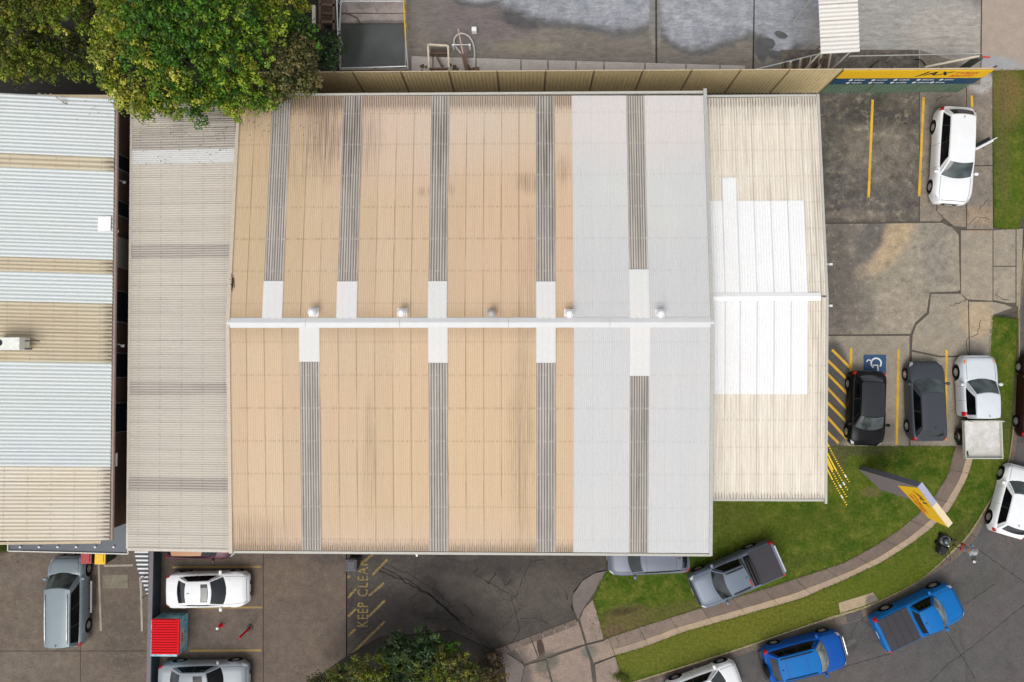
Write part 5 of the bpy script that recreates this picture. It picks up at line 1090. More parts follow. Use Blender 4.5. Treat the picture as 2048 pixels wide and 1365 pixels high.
def car(name, label, cat, rear, front, wd, style, paint, hz=.8, ws=None, rw=None, roofmat=None, **kw):
    ws = ws or m_ws; rw = rw or m_wsdk
    S = dict(STY[style]); S.update(kw.get('S', {}))
    Pr, Pf = W(*rear, hz), W(*front, hz); L = (Pf - Pr).length; ang = math.atan2(Pf.y - Pr.y, Pf.x - Pr.x); c = (Pf + Pr) / 2
    root = empty(name, (c.x, c.y, kw.get('z0', 0)), ang); tag(root, label, cat); root.scale = (1, 1, .83)
    w0 = wd / 2; X = lambda f: L * (.5 - f)      # f: 0 front .. 1 rear
    bend = kw.get('body_end', 1.0)
    wr_ = .335 * kw.get('wheel', 1.0); ax = [X(S['arch'][0]), X(S['arch'][1])]; Ra = wr_ + .065; zc_ = wr_
    def halfw(f):
        d = f * L; e = (bend - f) * L; k = 1.0
        rf = .72
        if d < rf: k *= .68 + .32 * math.sqrt(max(0, 1 - ((rf - d) / rf) ** 2.2))
        rr = .52 if style not in ('ute', 'tray') else .12
        if e < rr: k *= .78 + .22 * math.sqrt(max(0, 1 - ((rr - e) / rr) ** 2.2))
        return w0 * k
    def top(f):
        d = f * L
        if f < S['wb']:
            t_ = f / S['wb']; z = S['zh'] + (S['zc'] - S['zh']) * (1 - (1 - t_) ** 1.8); z -= .16 * max(0, 1 - d / .28) ** 2; return z
        t_ = (f - S['wb']) / (1 - S['wb']); z = S['zb'] + (S['zt'] - S['zb']) * t_
        e = (bend - f) * L
        if style not in ('ute', 'tray'): z -= .10 * max(0, 1 - e / .25) ** 2
        return z
    def sill(x):
        z = .24
        for a in ax:
            if abs(x - a) < Ra: z = max(z, zc_ + math.sqrt(Ra * Ra - (x - a) ** 2))
        return z
    def prof(f):
        x = X(f); w = halfw(f); zt = top(f); s = sill(x)
        d = f * L; e = (bend - f) * L
        if min(d, e) < .3: s = max(s, .24 + .10 * (1 - min(d, e) / .3))
        z2 = max(.46, s + .03); z3 = max(.72 * zt, z2 + .03); cr = .035 if f < S['wb'] else .02
        flare = .025 if any(abs(x - a) < Ra + .08 for a in ax) else 0
        return [(w * .975 + flare, s), (w + flare, z2), (w * .995 + flare * .5, z3), (w * .965, max(zt - .06, z3 + .02)), (w * .89, zt), (w * .5, zt + cr), (0, zt + cr * 1.3)]
    fs = sorted(set([i / 44 * bend for i in range(45)] + [S['arch'][i] + s * Ra / L * q for i in (0, 1) for s in (-1, 1) for q in (1.0, .96, .8, .4)] + [.004 * bend, .012 * bend, bend - .004, bend - .012]))
    fs = [f for f in fs if 0 <= f <= bend]
    def bp(f, k, off=0.0, side=1):
        p = prof(min(bend, max(0, f))); k = max(0, min(5.999, k)); i = int(k); t_ = k - i; y = p[i][0] * (1 - t_) + p[i + 1][0] * t_; z = p[i][1] * (1 - t_) + p[i + 1][1] * t_
        dy, dz = p[i + 1][0] - p[i][0], p[i + 1][1] - p[i][1]; l = math.hypot(dy, dz) or 1; ny, nz = dz / l, -dy / l
        if nz < 0 and i > 3: ny, nz = -ny, -nz
        ny = abs(ny)
        return Vector((X(f), side * (y + ny * off), z + abs(nz) * off))
    m = MB(); rows = []
    for f in fs:
        p = prof(f); r_ = [(X(f), y, z) for y, z in p] + [(X(f), -y, z) for y, z in p[-2::-1]]; rows.append(len(m.v)); m.v += r_
    K = 13
    for a, b in zip(rows, rows[1:]):
        for k in range(K - 1): m.f.append((a + k, a + k + 1, b + k + 1, b + k)); m.mi.append(0)
    m.f.append(tuple(range(rows[0] + K - 1, rows[0] - 1, -1))); m.f.append(tuple(range(rows[-1], rows[-1] + K))); m.mi += [0, 0]
    body = m.build('body', paint, root, smooth=True)
    es = body.modifiers.new('split', 'EDGE_SPLIT'); es.split_angle = R(48)
    MB().box(X(bend) + .12, -w0 * .8, .2, X(0) - .12, w0 * .8, .62).build('underbody', m_under, root)
    # wheels
    for f in S['arch']:
        for sd_ in (1, -1):
            M = Matrix.Translation((X(f), sd_ * (w0 - .10), wr_)) @ Matrix.Rotation(R(-90 * sd_), 4, 'X') @ Matrix.Scale(kw.get('wheel', 1.0), 4)
            wb_ = place('wheel', TYRE, root, M); place('rim', RIM, wb_)
    # greenhouse
    wbf = w0 * .87; wrf = w0 * .66 if style != 'van' else w0 * .72; H = S['H']; xb = X(S['wb']); xt = X(S['wt']); xr = X(S['rt']); xq = X(S['rb'])
    bow = .22; bowt = .10; bq = .12 if style not in ('ute', 'tray') else .03
    zc = S['zc'] - .02; zq = S['zb'] - .02; lowq = zq + (0 if style in ('sedan',) else .0)
    Bc = lambda u: Vector((xb + (bow) * (1 - u * u) - bow * .5, wbf * u, zc + .015 * (1 - u * u)))
    Tc = lambda u: Vector((xt + bowt * (1 - u * u), wrf * u, H - .05 + .05 * (1 - u ** 4)))
    Rc = lambda u: Vector((xr - .06 * (1 - u * u), wrf * .97 * u, H - .07 + .05 * (1 - u ** 4)))
    Qc = lambda u: Vector((xq - bq * (1 - u * u) + bq * .4, wbf * .95 * u, lowq + .01 * (1 - u * u)))
    def ruled(P, Q, bul=0.0): return lambda u, v: P(u * 2 - 1).lerp(Q(u * 2 - 1), v) + Vector((0, 0, bul * 4 * v * (1 - v)))
    FW, RF, RW = ruled(Bc, Tc, .025), ruled(Tc, Rc, .035), ruled(Rc, Qc, .03)
    def SD(sd_):
        b0, t0, t1, b1 = (F(sd_) for F in (Bc, Tc, Rc, Qc))
        def fn(u, v):
            lo = b0.lerp(b1, u); hi = t0.lerp(t1, u); lo = lo + Vector((0, sd_ * .03 * 4 * u * (1 - u), 0)); hi = hi + Vector((0, 0, .035 * 4 * u * (1 - u)))
            p = lo.lerp(hi, v); return p + Vector((0, sd_ * .035 * 4 * v * (1 - v) * .6, 0))
        return fn
    rm = roofmat or paint
    cb = MB(); cb.grid(FW, 10, 4); cb.grid(RW, 10, 4); cb.grid(SD(1), 10, 4, True); cb.grid(SD(-1), 10, 4)
    cab = cb.build('cabin', paint, root, smooth=True); e2 = cab.modifiers.new('split', 'EDGE_SPLIT'); e2.split_angle = R(40)
    MB().grid(RF, 10, 8).build('roof', rm, root, smooth=True)
    def panel(fn, u0, u1, v0, v1, off, nm, mat, flip=False, nu=8, nv=4, taper=0.0):
        def g_(u, v):
            vv = v0 + (v1 - v0) * v; ta = taper * (vv); uu = u0 + ta + (u1 - u0 - 2 * ta) * u; e = 1e-3
            p = fn(uu, vv); n_ = (fn(uu + e, vv) - fn(uu - e, vv)).cross(fn(uu, vv + e) - fn(uu, vv - e))
            if n_.length < 1e-12: n_ = Vector((0, 0, 1))
            n_.normalize()
            if flip: n_ = -n_
            return p + n_ * off
        # outward check
        return MB().grid(g_, nu, nv).build(nm, mat, root, smooth=True)
    def outw(fn, ref):
        e = 1e-3; n_ = (fn(.5 + e, .5) - fn(.5 - e, .5)).cross(fn(.5, .5 + e) - fn(.5, .5 - e)); return n_.dot(ref) < 0
    fl = outw(FW, Vector((1, 0, 1))); panel(FW, .045, .955, .05, .95, .008, 'windscreen', ws, fl)
    panel(FW, .03, .97, -.06, .07, .012, 'scuttle', m_black, fl, nv=2)
    fl = outw(RW, Vector((-1, 0, .5))); 
    if style != 'tray': panel(RW, .09, .91, .08, .86 if style in ('sedan', 'ute') else .70, .008, 'rear_window', rw, fl)
    for sd_ in (1, -1):
        fn = SD(sd_); fl = outw(fn, Vector((0, sd_, .2)))
        cuts = [(.12, .50), (.53, .90)] if style != 'tray' else [(.16, .88)]
        if style == 'van': cuts = [(.10, .36), (.385, .66), (.685, .93)]
        if style == 'suv': cuts = [(.11, .44), (.46, .74), (.76, .93)]
        panel(fn, min(c_[0] for c_ in cuts) - .02, max(c_[1] for c_ in cuts) + .02, .04, .90, .005, 'window_surround', m_black, fl, nu=8, nv=3)
        for (u0, u1) in cuts: panel(fn, u0, u1, .08, .87, .012, 'side_window', m_side, fl, nu=6, nv=3)
        # mirror
        p = Bc(sd_); mm = MB().lathe([(0.001, -.10), (.06, -.095), (.085, -.04), (.085, .04), (.06, .095), (0.001, .10)], 10, Matrix.Translation((p.x - .12, sd_ * (w0 + .06), S['zb'] + .03)) @ Matrix.Rotation(R(90), 4, 'X') @ Matrix.Diagonal((1, .8, 1, 1)))
        mm.bar((p.x - .1, sd_ * (w0 - .06), S['zb'] - .01), (p.x - .12, sd_ * (w0 + .08), S['zb'] + .02), .05, .04)
        mm.build('mirror', kw.get('mirror', paint), root, smooth=True)
        hl_ = MB().grid(lambda u, v: bp(.012 + (.085 - .02) * u * (.55 + .45 * v), 4.15 - 1.3 * v, .012, sd_), 6, 4); hl_.build('headlight', kw.get('lamp', m_lamp), root, smooth=True)
        MB().grid(lambda u, v: bp(bend - .006 - .045 * u, 4.1 - (1.6 if style not in ('ute', 'tray') else 2) * v, .012, sd_), 4, 4).build('tail_light', m_tail, root, smooth=True)
        # bonnet gap and door seam
        MB().grid(lambda u, v: bp(.03 + (S['wb'] - .03) * u, 4.22 + .045 * v, .004, sd_), 12, 1).build('bonnet_gap', m_black, root)
        for f in ((.36, .60) if style not in ('ute', 'tray') else (.30, .44, .585)):
            MB().grid(lambda u, v: bp(f + .0022 * v, 1.0 + 3.1 * u, .004, sd_), 10, 1).build('door_gap', m_black, root)
    MB().grid(lambda u, v: bp(.022 + .004 * v, 6 - 1.75 * abs(2 * u - 1), .004, 1 if u < .5 else -1), 16, 1).build('bonnet_edge_gap', m_black, root)
    MB().box(X(0) - .05, -w0 * .42, .36, X(0) + .012, w0 * .42, S['zh'] - .19).build('grille', m_black, root, bevel=.01)
    MB().box(X(0) + .012, -.19, .42, X(0) + .022, .19, .52).build('number_plate', m_plate, root)
    if style != 'tray': MB().box(X(bend) - .012, -.19, .62, X(bend) - .002, .19, .72).build('number_plate', m_plate, root)
    MB().bar((xr + .15, 0, H - .02), (xr + .02, 0, H + .06), .02).build('aerial', m_black, root)
    root['_L'] = L
    return root, dict(X=X, w0=w0, H=H, bp=bp, RF=RF, L=L, S=S, wrf=wrf, xt=xt, xr=xr, xq=xq, panel=panel, FW=FW, paint=paint)
def rails(root, d, mat, w=.045, f0=.08, f1=.95, up=.05):
    for u in (.07, .93):
        pts = [d['RF'](u, f0 + (f1 - f0) * i / 8) + Vector((0, 0, up if 0 < i < 8 else .01)) for i in range(9)]
        MB().tube(pts, w / 2, 6).build('roof_rail', mat, root, smooth=True)
def seam(root, d, v):  # line across the roof
    MB().grid(lambda a, b: d['RF'](.04 + .92 * a, v + .006 * b) + Vector((0, 0, .006)), 10, 1).build('roof_seam', m_black, root)

p_white = carpaint('white_car_paint', (0.80, 0.81, 0.82)); p_silver = carpaint('silver_car_paint', (0.27, 0.30, 0.325), .1, .32); p_black = carpaint('black_car_paint', (0.006, 0.006, 0.007), coat=0)
p_dgrey = carpaint('dark_grey_car_paint', (0.052, 0.058, 0.07), .0); p_blue = carpaint('bright_blue_car_paint', (0.0, 0.135, 0.43), .0, .4); p_blue2 = carpaint('deep_blue_car_paint', (0.0, 0.075, 0.36), .0, .4)
p_maroon = carpaint('maroon_car_paint', (0.085, 0.03, 0.045), .2); p_red = carpaint('dark_red_car_paint', (0.022, 0.006, 0.005)); p_lgrey = carpaint('light_grey_car_paint', (0.15, 0.165, 0.21), .1, .32); p_bgrey = carpaint('blue_grey_car_paint', (0.15, 0.18, 0.23), .1, .32)
p_van = carpaint('silver_van_paint', (0.22, 0.265, 0.29), .1, .32); p_orange = carpaint('tan_roof_paint', (0.42, 0.21, 0.10)); p_roofgrey = carpaint('grey_roof_reflection', (0.028, 0.030, 0.035)); p_pearl = carpaint('pearl_white_ute_paint', (0.66, 0.70, 0.74), .1)  # grey roof tone: sky reflection put into the black hatchback's roof colour

# white SUV with its door open
r_, d = car('parked_car', 'white SUV with its front door open, parked facing down beside the top lawn', 'car', (1919, 213), (1909, 405), 1.92, 'suv', p_white, hz=.9, ws=m_ws)
X, w0, L = d['X'], d['w0'], d['L']
fo = .395; hinge = Vector((X(.57), w0 * .97, 0)); aa = R(-128)
# door leaf: hinged at its front edge on the side next to the lawn
Md = Matrix.Translation(hinge) @ Matrix.Rotation(R(180 - 58), 4, 'Z')
leaf = MB().box(0, -.09, .42, 1.02, .05, 1.08, Md).build('door', p_white, r_, bevel=.02)
MB().box(.04, .05, .46, .98, .22, .98, Md).build('door_trim', m_black, leaf)
MB().bar(Md @ Vector((.05, 0, 1.08)), Md @ Vector((.38, 0, 1.52)), .04).bar(Md @ Vector((.38, 0, 1.52)), Md @ Vector((.98, 0, 1.50)), .04).bar(Md @ Vector((.98, 0, 1.5)), Md @ Vector((1.0, 0, 1.08)), .04).build('door_frame', p_white, leaf)
MB().add([Md @ Vector(p) for p in ((.1, -.01, 1.08), (.97, -.01, 1.08), (.95, -.01, 1.48), (.4, -.01, 1.5))] + [Md @ Vector(p) for p in ((.1, .01, 1.08), (.97, .01, 1.08), (.95, .01, 1.48), (.4, .01, 1.5))], [(0, 1, 2, 3), (7, 6, 5, 4)]).build('door_window', m_ws, leaf)
MB().grid(lambda u, v: d['bp'](.585 + .19 * u, 1.0 + 2.9 * v, .010, 1), 6, 4).build('door_opening', m_under, r_)

r_, d = car('parked_car', 'black hatchback facing down in the blue accessible bay, red tail lights', 'car', (1741, 743), (1737, 893), 1.78, 'hatch', p_black, hz=.85, roofmat=p_roofgrey)
r_, d = car('parked_car', 'dark grey hatchback facing up between yellow lines, beside the black one', 'car', (1862, 883), (1856, 722), 1.80, 'hatch', p_dgrey, hz=.85)
# silver tray ute
r_, d = car('tray_ute', 'white and silver single cab ute with a pale metal tray beside the lawn', 'ute', (1968, 918), (1961, 711), 1.80, 'tray', p_pearl, hz=.9, body_end=.60, S=dict(arch=(.165, .80)), wheel=1.08)
X, w0, L = d['X'], d['w0'], d['L']
m_tray = NT('pale_tray_bed'); _c = m_tray.mix(m_tray.mr(m_tray.noise(m_tray.obj(), 1.6, 5), .4, .62), (0.50, 0.48, 0.44), (0.66, 0.66, 0.66)); m_tray = m_tray.done(_c, .6)
m_alu = plain('tray_aluminium', (0.60, 0.60, 0.52), .4, .2)
x0, x1 = X(.995), X(.635)
MB().box(x0, -.93, .86, x1, .93, .92).build('tray_bed', m_tray, r_)
for nm, b in (('tray_side', (x0, .90, .90, x1, .94, 1.14)), ('tray_side', (x0, -.94, .90, x1, -.90, 1.14)), ('tailgate', (x0 - .03, -.94, .90, x0 + .01, .94, 1.14))):
    MB().box(*b).build(nm, m_alu, r_)
MB().box(x1 - .03, -.92, .90, x1 + .02, .92, 1.24).build('headboard', m_alu, r_)
MB().tube([(x1, -.8, 1.24), (x1, -.78, 1.6), (x1, .78, 1.6), (x1, .8, 1.24)], .025).build('ladder_rack', m_alu, r_)
MB().box(x0 + .2, -.45, .35, X(.55), .45, .7).build('chassis', m_under, r_)
MB().bar((x0 + .12, .72, .93), (x0 + .34, .76, .95), .07).build('tool', m_black, r_)
for sd_ in (1, -1): MB().grid(lambda u, v: d['bp'](.045 + .035 * u, 4.1 - .5 * v, .016, sd_), 3, 3).build('indicator', m_orange, r_)
MB().box(X(.80) - .42, w0 - .25, .30, X(.80) + .42, w0 + .05, .36).build('mudguard', m_under, r_).hide_render = False

car('parked_car', 'white hatchback parked by the kerb at the right edge, seen from its left', 'car', (2022, 1074), (2058, 936), 1.78, 'hatch', p_white, hz=.8, z0=-.13)
car('parked_car', 'dark red car at the right edge of the road, mostly out of frame', 'car', (2084, 878), (2092, 708), 1.8, 'hatch', p_red, hz=.8, z0=-.13)
# blue ute
def tonneau(r_, d, f0, f1, mat, h=.03, inset=.90, nm='tonneau_cover'):
    X, w0, S = d['X'], d['w0'], d['S']
    MB().grid(lambda u, v: Vector((X(f0) + (X(f1) - X(f0)) * u, (v * 2 - 1) * w0 * inset, S['zt'] + h + .03 * (1 - (2 * v - 1) ** 2))), 8, 8).box(X(f1), -w0 * inset, S['zt'] - .03, X(f0), w0 * inset, S['zt'] + h - .004).build(nm, mat, r_)
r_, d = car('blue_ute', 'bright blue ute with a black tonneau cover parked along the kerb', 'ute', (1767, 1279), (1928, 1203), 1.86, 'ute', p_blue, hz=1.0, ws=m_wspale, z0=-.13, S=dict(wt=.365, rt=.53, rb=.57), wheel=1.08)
tonneau(r_, d, .60, .965, m_tonn)
for k in range(3): MB().box(d['X'](.69 + .09 * k), -d['w0'] * .88, d['S']['zt'] + .065, d['X'](.69 + .09 * k) + .02, d['w0'] * .88, d['S']['zt'] + .075).build('cover_seam', m_black, r_)
# blue SUV
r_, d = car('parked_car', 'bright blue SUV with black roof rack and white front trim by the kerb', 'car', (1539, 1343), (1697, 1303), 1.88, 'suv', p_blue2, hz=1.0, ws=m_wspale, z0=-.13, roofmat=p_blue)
rails(r_, d, m_black); seam(r_, d, .30); seam(r_, d, .82)
MB().grid(lambda u, v: d['bp'](-.001 + .016 * v, 3.1 + 5.8 * u if u < .5 else 3.1 + 5.8 * (1 - u), .03, 1 if u < .5 else -1), 20, 2).build('nose_trim', m_chrome, r_)
MB().tube([(d['X'](0) + .12, y * .1, .62 - abs(y) * .006) for y in range(-5, 6)], .045, 7).build('bull_bar', m_chrome, r_, smooth=True)
p = d['X'](1.0); MB().box(p - .14, -d['w0'] * .8, .40, p + .03, d['w0'] * .8, .58).build('rear_step', m_black, r_); MB().lathe([(0.001, 0), (.36, 0), (.37, .09), (.1, .16), (0.001, .16)], 20, Matrix.Translation((p - .01, -.1, .95)) @ Matrix.Rotation(R(-90), 4, 'Y')).build('spare_wheel', m_tyre, r_, smooth=True)
car('parked_car', 'white hatchback at the bottom edge, nearest the paved driveway mouth', 'car', (1342, 1408), (1484, 1357), 1.76, 'hatch', p_white, hz=.8, z0=-.13)
# grey ute on the lawn
r_, d = car('grey_ute', 'blue-grey dual cab ute parked askew on the lawn with black bed cover', 'ute', (1561, 1118), (1391, 1191), 1.88, 'ute', p_bgrey, hz=1.0, ws=m_wsdk, S=dict(wt=.36, rt=.58, rb=.615), wheel=1.12, lamp=m_lamp)
tonneau(r_, d, .70, .965, m_tonn)
MB().box(d['X'](.70), -d['w0'] * .84, .7, d['X'](.63), d['w0'] * .84, d['S']['zt'] + .035).build('bed_gap', m_under, r_)
for f in (.645, .68): MB().tube([(d['X'](f), -.75, 1.15), (d['X'](f), -.62, 1.42), (d['X'](f), .62, 1.42), (d['X'](f), .75, 1.15)], .035).build('sports_bar', m_black, r_, smooth=True)
rails(r_, d, m_black, .06); MB().box(d['xr'] - .05, .14, d['H'] - .05, d['xr'] + .0, .5, d['H'] + .0).build('high_brake_light', m_tail, r_)
MB().bar((d['X'](.998), -.7, 1.13), (d['X'](.998), .7, 1.13), .07, .06).build('tailgate_rail', m_chrome, r_)
MB().grid(lambda u, v: d['bp'](-.001 + .02 * v, 3.2 + 5.6 * u if u < .5 else 3.2 + 5.6 * (1 - u), .02, 1 if u < .5 else -1), 20, 2).build('grille_trim', m_black, r_)
# pale wagon under the eave
r_, d = car('parked_car', 'grey wagon poking out from under the pale grey roof edge', 'car', (1380, 1112), (1217, 1120), 1.82, 'suv', p_lgrey, hz=1.0, ws=m_wsdk, S=dict(H=1.62)); seam(r_, d, .12); seam(r_, d, .86)
# silver van
r_, d = car('parked_van', 'silver people mover facing up with one side step out, left car park', 'van', (125, 1297), (127, 1116), 1.84, 'van', p_van, hz=.95, ws=m_ws)
rails(r_, d, m_chrome)
MB().box(d['X'](.66), -d['w0'] - .17, .34, d['X'](.30), -d['w0'] - .08, .40).build('side_step', plain('pale_lilac_step', (0.40, 0.36, 0.37), .5), r_, bevel=.01)
for f in (.34, .62): MB().box(d['X'](f), -d['w0'] - .12, .34, d['X'](f) + .05, -d['w0'] + .1, .38).build('step_bracket', m_black, r_)
# white sedan
r_, d = car('parked_car', 'white sedan with a sunroof facing right, above the red-roofed bin', 'car', (331, 1184), (494, 1181), 1.76, 'sedan', p_white, hz=.8, ws=m_wsdk)
RF = d['RF']; MB().grid(lambda u, v: RF(.14 + .72 * u, .12 + .24 * v) + Vector((0, 0, .012)), 6, 4).build('sunroof', m_ws, r_); MB().grid(lambda u, v: RF(.11 + .78 * u, .10 + .28 * v) + Vector((0, 0, .006)), 6, 4).build('sunroof_frame', m_black, r_)
r_, d = car('parked_car', 'silver sedan with dark sunroof cut by the bottom edge, facing right', 'car', (315, 1366), (493, 1363), 1.80, 'sedan', p_silver, hz=.8, ws=m_side)
RF = d['RF']; MB().grid(lambda u, v: RF(.12 + .76 * u, .16 + .34 * v) + Vector((0, 0, .012)), 6, 4).build('sunroof', m_side, r_)
r_, d = car('parked_car', 'maroon hatchback with a tan roof half hidden under the beige roof', 'car', (329, 1087), (467, 1085), 1.72, 'hatch', p_maroon, hz=.8, roofmat=p_orange, ws=m_wsdk)
# ================================================================== TREES AND SHRUBS
def leafmat(name):
    t = NT(name); a = t.node('ShaderNodeAttribute', attribute_name='tint'); c = a.outputs['Color']
    t.L(c, t.b.inputs['Base Color']); t.b.inputs['Roughness'].default_value = .55; t.b.inputs['Specular IOR Level'].default_value = .35
    tr = t.node('ShaderNodeBsdfTranslucent'); t.L(c, tr.inputs[0]); mx = t.node('ShaderNodeMixShader'); mx.inputs[0].default_value = .22
    t.t.links.new(t.b.outputs[0], mx.inputs[1]); t.t.links.new(tr.outputs[0], mx.inputs[2]); t.t.links.new(mx.outputs[0], t.out.inputs[0])
    return t.m
m_leaf = leafmat('leaf'); m_bark = plain('bark', (0.075, 0.055, 0.04), .9, var=.3, sc=10)
def crown(parent, blobs, rng, leaf=.11, dens=1.0, name='crown', jit=.25, mat=None, long=1.0):
    """blobs: (px, py, r_px, height of the blob's middle, colours, amount)"""
    vs = []; fs = []; cols = []
    for (px, py, rp, h, pal, am) in blobs:
        c = W(px, py, h); r = rp / (FPX / (CAM_H - h)); area = 2 * math.pi * r * r; n = int(area / (leaf * leaf * .8) * 4.2 * dens * am)
        # twigs: leaves gather round twig ends
        nt = max(6, int(n / 24))
        for _ in range(nt):
            while True:
                d = Vector((rng.gauss(0, 1), rng.gauss(0, 1), rng.gauss(0, 1)))
                if d.length > .1: break
            d.normalize()
            if d.z < -.35: d.z = -d.z
            rr = r * (rng.random() ** .35) * (1 + rng.gauss(0, .10)); cc = c + Vector((d.x * rr, d.y * rr, d.z * rr * .8))
            base = rng.choice(pal); k = rng.uniform(.5, 1.45); tw = (base[0] * k, base[1] * k, base[2] * k); ts = leaf * rng.uniform(1.1, 2.0)
            for _ in range(24):
                w_ = Vector((rng.gauss(0, 1), rng.gauss(0, 1), rng.gauss(.35, .8))).normalized()
                o = cc + w_ * ts * rng.uniform(.6, 1.1)
                nr = (w_ + Vector((rng.gauss(0, .35), rng.gauss(0, .35), rng.gauss(.2, .35)))).normalized()
                a = nr.orthogonal().normalized(); a.rotate(Quaternion(nr, rng.uniform(0, 6.28))); b = nr.cross(a); s = leaf * rng.uniform(.6, 1.25)
                i = len(vs); vs += [tuple(o - a * s * .5 * long), tuple(o + b * s * .33), tuple(o + a * s * .5 * long), tuple(o - b * s * .33)]
                fs.append((i, i + 1, i + 2, i + 3)); kk = rng.uniform(.85, 1.15); cols.append((tw[0] * kk, tw[1] * kk, tw[2] * kk, 1))
    off = parent.location; me = bpy.data.meshes.new(name); me.from_pydata([(v[0] - off[0], v[1] - off[1], v[2] - off[2]) for v in vs], [], fs)
    at = me.color_attributes.new('tint', 'FLOAT_COLOR', 'CORNER'); flat = []
    for c in cols: flat += list(c) * 4
    at.data.foreach_set('color', flat); me.materials.append(mat or m_leaf); me.update()
    o = bpy.data.objects.new(name, me); col.objects.link(o); o.parent = parent; return o
def trunk(parent, blobs, base, r0, rng):
    b = Vector(base); top = W(blobs[0][0], blobs[0][1], blobs[0][3]); c = sum((W(x[0], x[1], x[3]) for x in blobs), Vector()) / len(blobs)
    fork = b.lerp(Vector((c.x, c.y, c.z)), .45)
    MB().tube([b, b.lerp(fork, .5) + Vector((.05, -.04, 0)), fork], [r0, r0 * .8, r0 * .6], 10).build('trunk', m_bark, parent, smooth=True, base='world')
    for x in blobs:
        t_ = W(x[0], x[1], x[3]); m_ = fork.lerp(t_, .5) + Vector((0, 0, .3))
        MB().tube([fork, m_, t_], [r0 * .4, r0 * .22, r0 * .08], 6).build('limb', m_bark, parent, smooth=True, base='world')
OL = [(0.098, 0.140, 0.009), (0.143, 0.177, 0.013), (0.058, 0.091, 0.009), (0.195, 0.195, 0.022)]
OLD = [(0.052, 0.076, 0.009), (0.065, 0.091, 0.011), (0.098, 0.104, 0.015)]
GN = [(0.044, 0.134, 0.007), (0.065, 0.171, 0.011), (0.029, 0.085, 0.009), (0.111, 0.183, 0.011)]
YG = [(0.260, 0.317, 0.022), (0.177, 0.244, 0.016), (0.312, 0.305, 0.035), (0.104, 0.171, 0.010)]
YT = [(0.395, 0.378, 0.053), (0.260, 0.281, 0.026), (0.156, 0.207, 0.018), (0.458, 0.464, 0.088)]
BR = [(0.130, 0.122, 0.039), (0.098, 0.104, 0.033), (0.169, 0.140, 0.050), (0.065, 0.085, 0.022)]
DG = [(0.032, 0.067, 0.018), (0.050, 0.085, 0.023), (0.024, 0.049, 0.014)]
LG = [(0.182, 0.268, 0.017), (0.104, 0.195, 0.011), (0.260, 0.329, 0.033)]
rt = random.Random(21)
T1 = [(165, 95, 24, 5.2, OLD, .8), (185, 45, 30, 6.0, OL, .8), (225, -10, 40, 7.0, YG, .9), (150, 75, 20, 5.0, OLD, .6), (-70, 40, 70, 7.0, OL, 1), (10, 15, 55, 7.6, OL, 1), (70, -10, 60, 7.8, OL, 1), (130, 30, 50, 7.3, YG, .8), (20, 75, 55, 6.8, OL, 1), (75, 75, 34, 5.6, OLD, .8), (120, 95, 34, 5.8, OLD, .8), (95, 125, 42, 6.2, OL, 1), (45, 128, 42, 6.2, OL, 1), (165, 140, 30, 5.8, OL, .9), (-30, 110, 50, 6.0, OL, 1), (190, 10, 40, 6.6, BR, .9), (12, 136, 24, 6.2, YT, .5), (-90, 110, 50, 6.0, OL, 1), (40, -70, 80, 7, OL, 1), (150, -60, 70, 7, OL, 1)]  # low dark olive leaves put the crown gap's shade into leaf colour
T2 = [(250, 30, 55, 8.2, YG, 1), (320, 30, 70, 9.0, GN, 1), (400, 30, 65, 9.2, GN, 1), (470, 40, 60, 8.9, GN + LG, 1), (300, 105, 60, 8.4, GN + YG, 1), (370, 110, 55, 8.6, GN, 1), (440, 110, 60, 8.5, GN + LG, 1), (215, 70, 34, 7.2, YG, 1), (215, 115, 34, 7.0, YT, 1), (230, 160, 36, 6.9, YG, 1), (265, 195, 38, 6.9, YT, 1), (305, 205, 36, 6.9, YG, 1), (350, 170, 50, 7.8, YG + GN, 1), (385, 200, 38, 7.0, GN, 1), (440, 175, 45, 7.3, GN + YG, 1),
      (500, 80, 50, 8.0, LG + GN, 1), (540, 50, 46, 7.4, LG, 1), (330, -50, 80, 8, GN, 1), (450, -50, 80, 8, GN, 1), (550, -10, 45, 7.2, YG, 1), (425, 205, 22, 6.6, YT, .9), (245, 50, 26, 7.8, YT, .7), (348, 145, 22, 8.6, YT, .7), (495, 130, 22, 8.3, YG, .6), (500, 165, 40, 7.2, LG, 1), (470, 215, 26, 6.6, YG, 1), (505, 205, 28, 6.6, GN, 1), (460, 195, 30, 6.8, GN, 1), (475, 236, 12, 6.4, LG, 1), (285, 222, 24, 6.5, YG, 1), (350, 222, 22, 6.5, YG, 1), (400, 232, 20, 6.4, GN, 1), (330, 190, 40, 6.6, GN, 1)]
T3 = [(560, 130, 42, 6.9, BR, 1), (600, 120, 38, 6.6, BR, 1), (620, 160, 32, 6.2, BR, 1), (570, 170, 32, 6.4, BR, 1), (540, 185, 32, 6.5, BR + LG, 1), (590, 60, 34, 6.2, GN, 1), (640, 85, 26, 5.2, DG, 1), (660, 105, 28, 4.6, DG, 1), (655, 125, 22, 4.6, DG, 1), (670, 75, 16, 4.6, DG, .8), (610, 85, 34, 6.2, BR + GN, 1), (535, 210, 24, 6.3, LG, 1), (570, 195, 20, 6.3, BR, 1), (600, 180, 18, 6.2, BR, 1), (605, 20, 24, 5.6, YG, .8)]
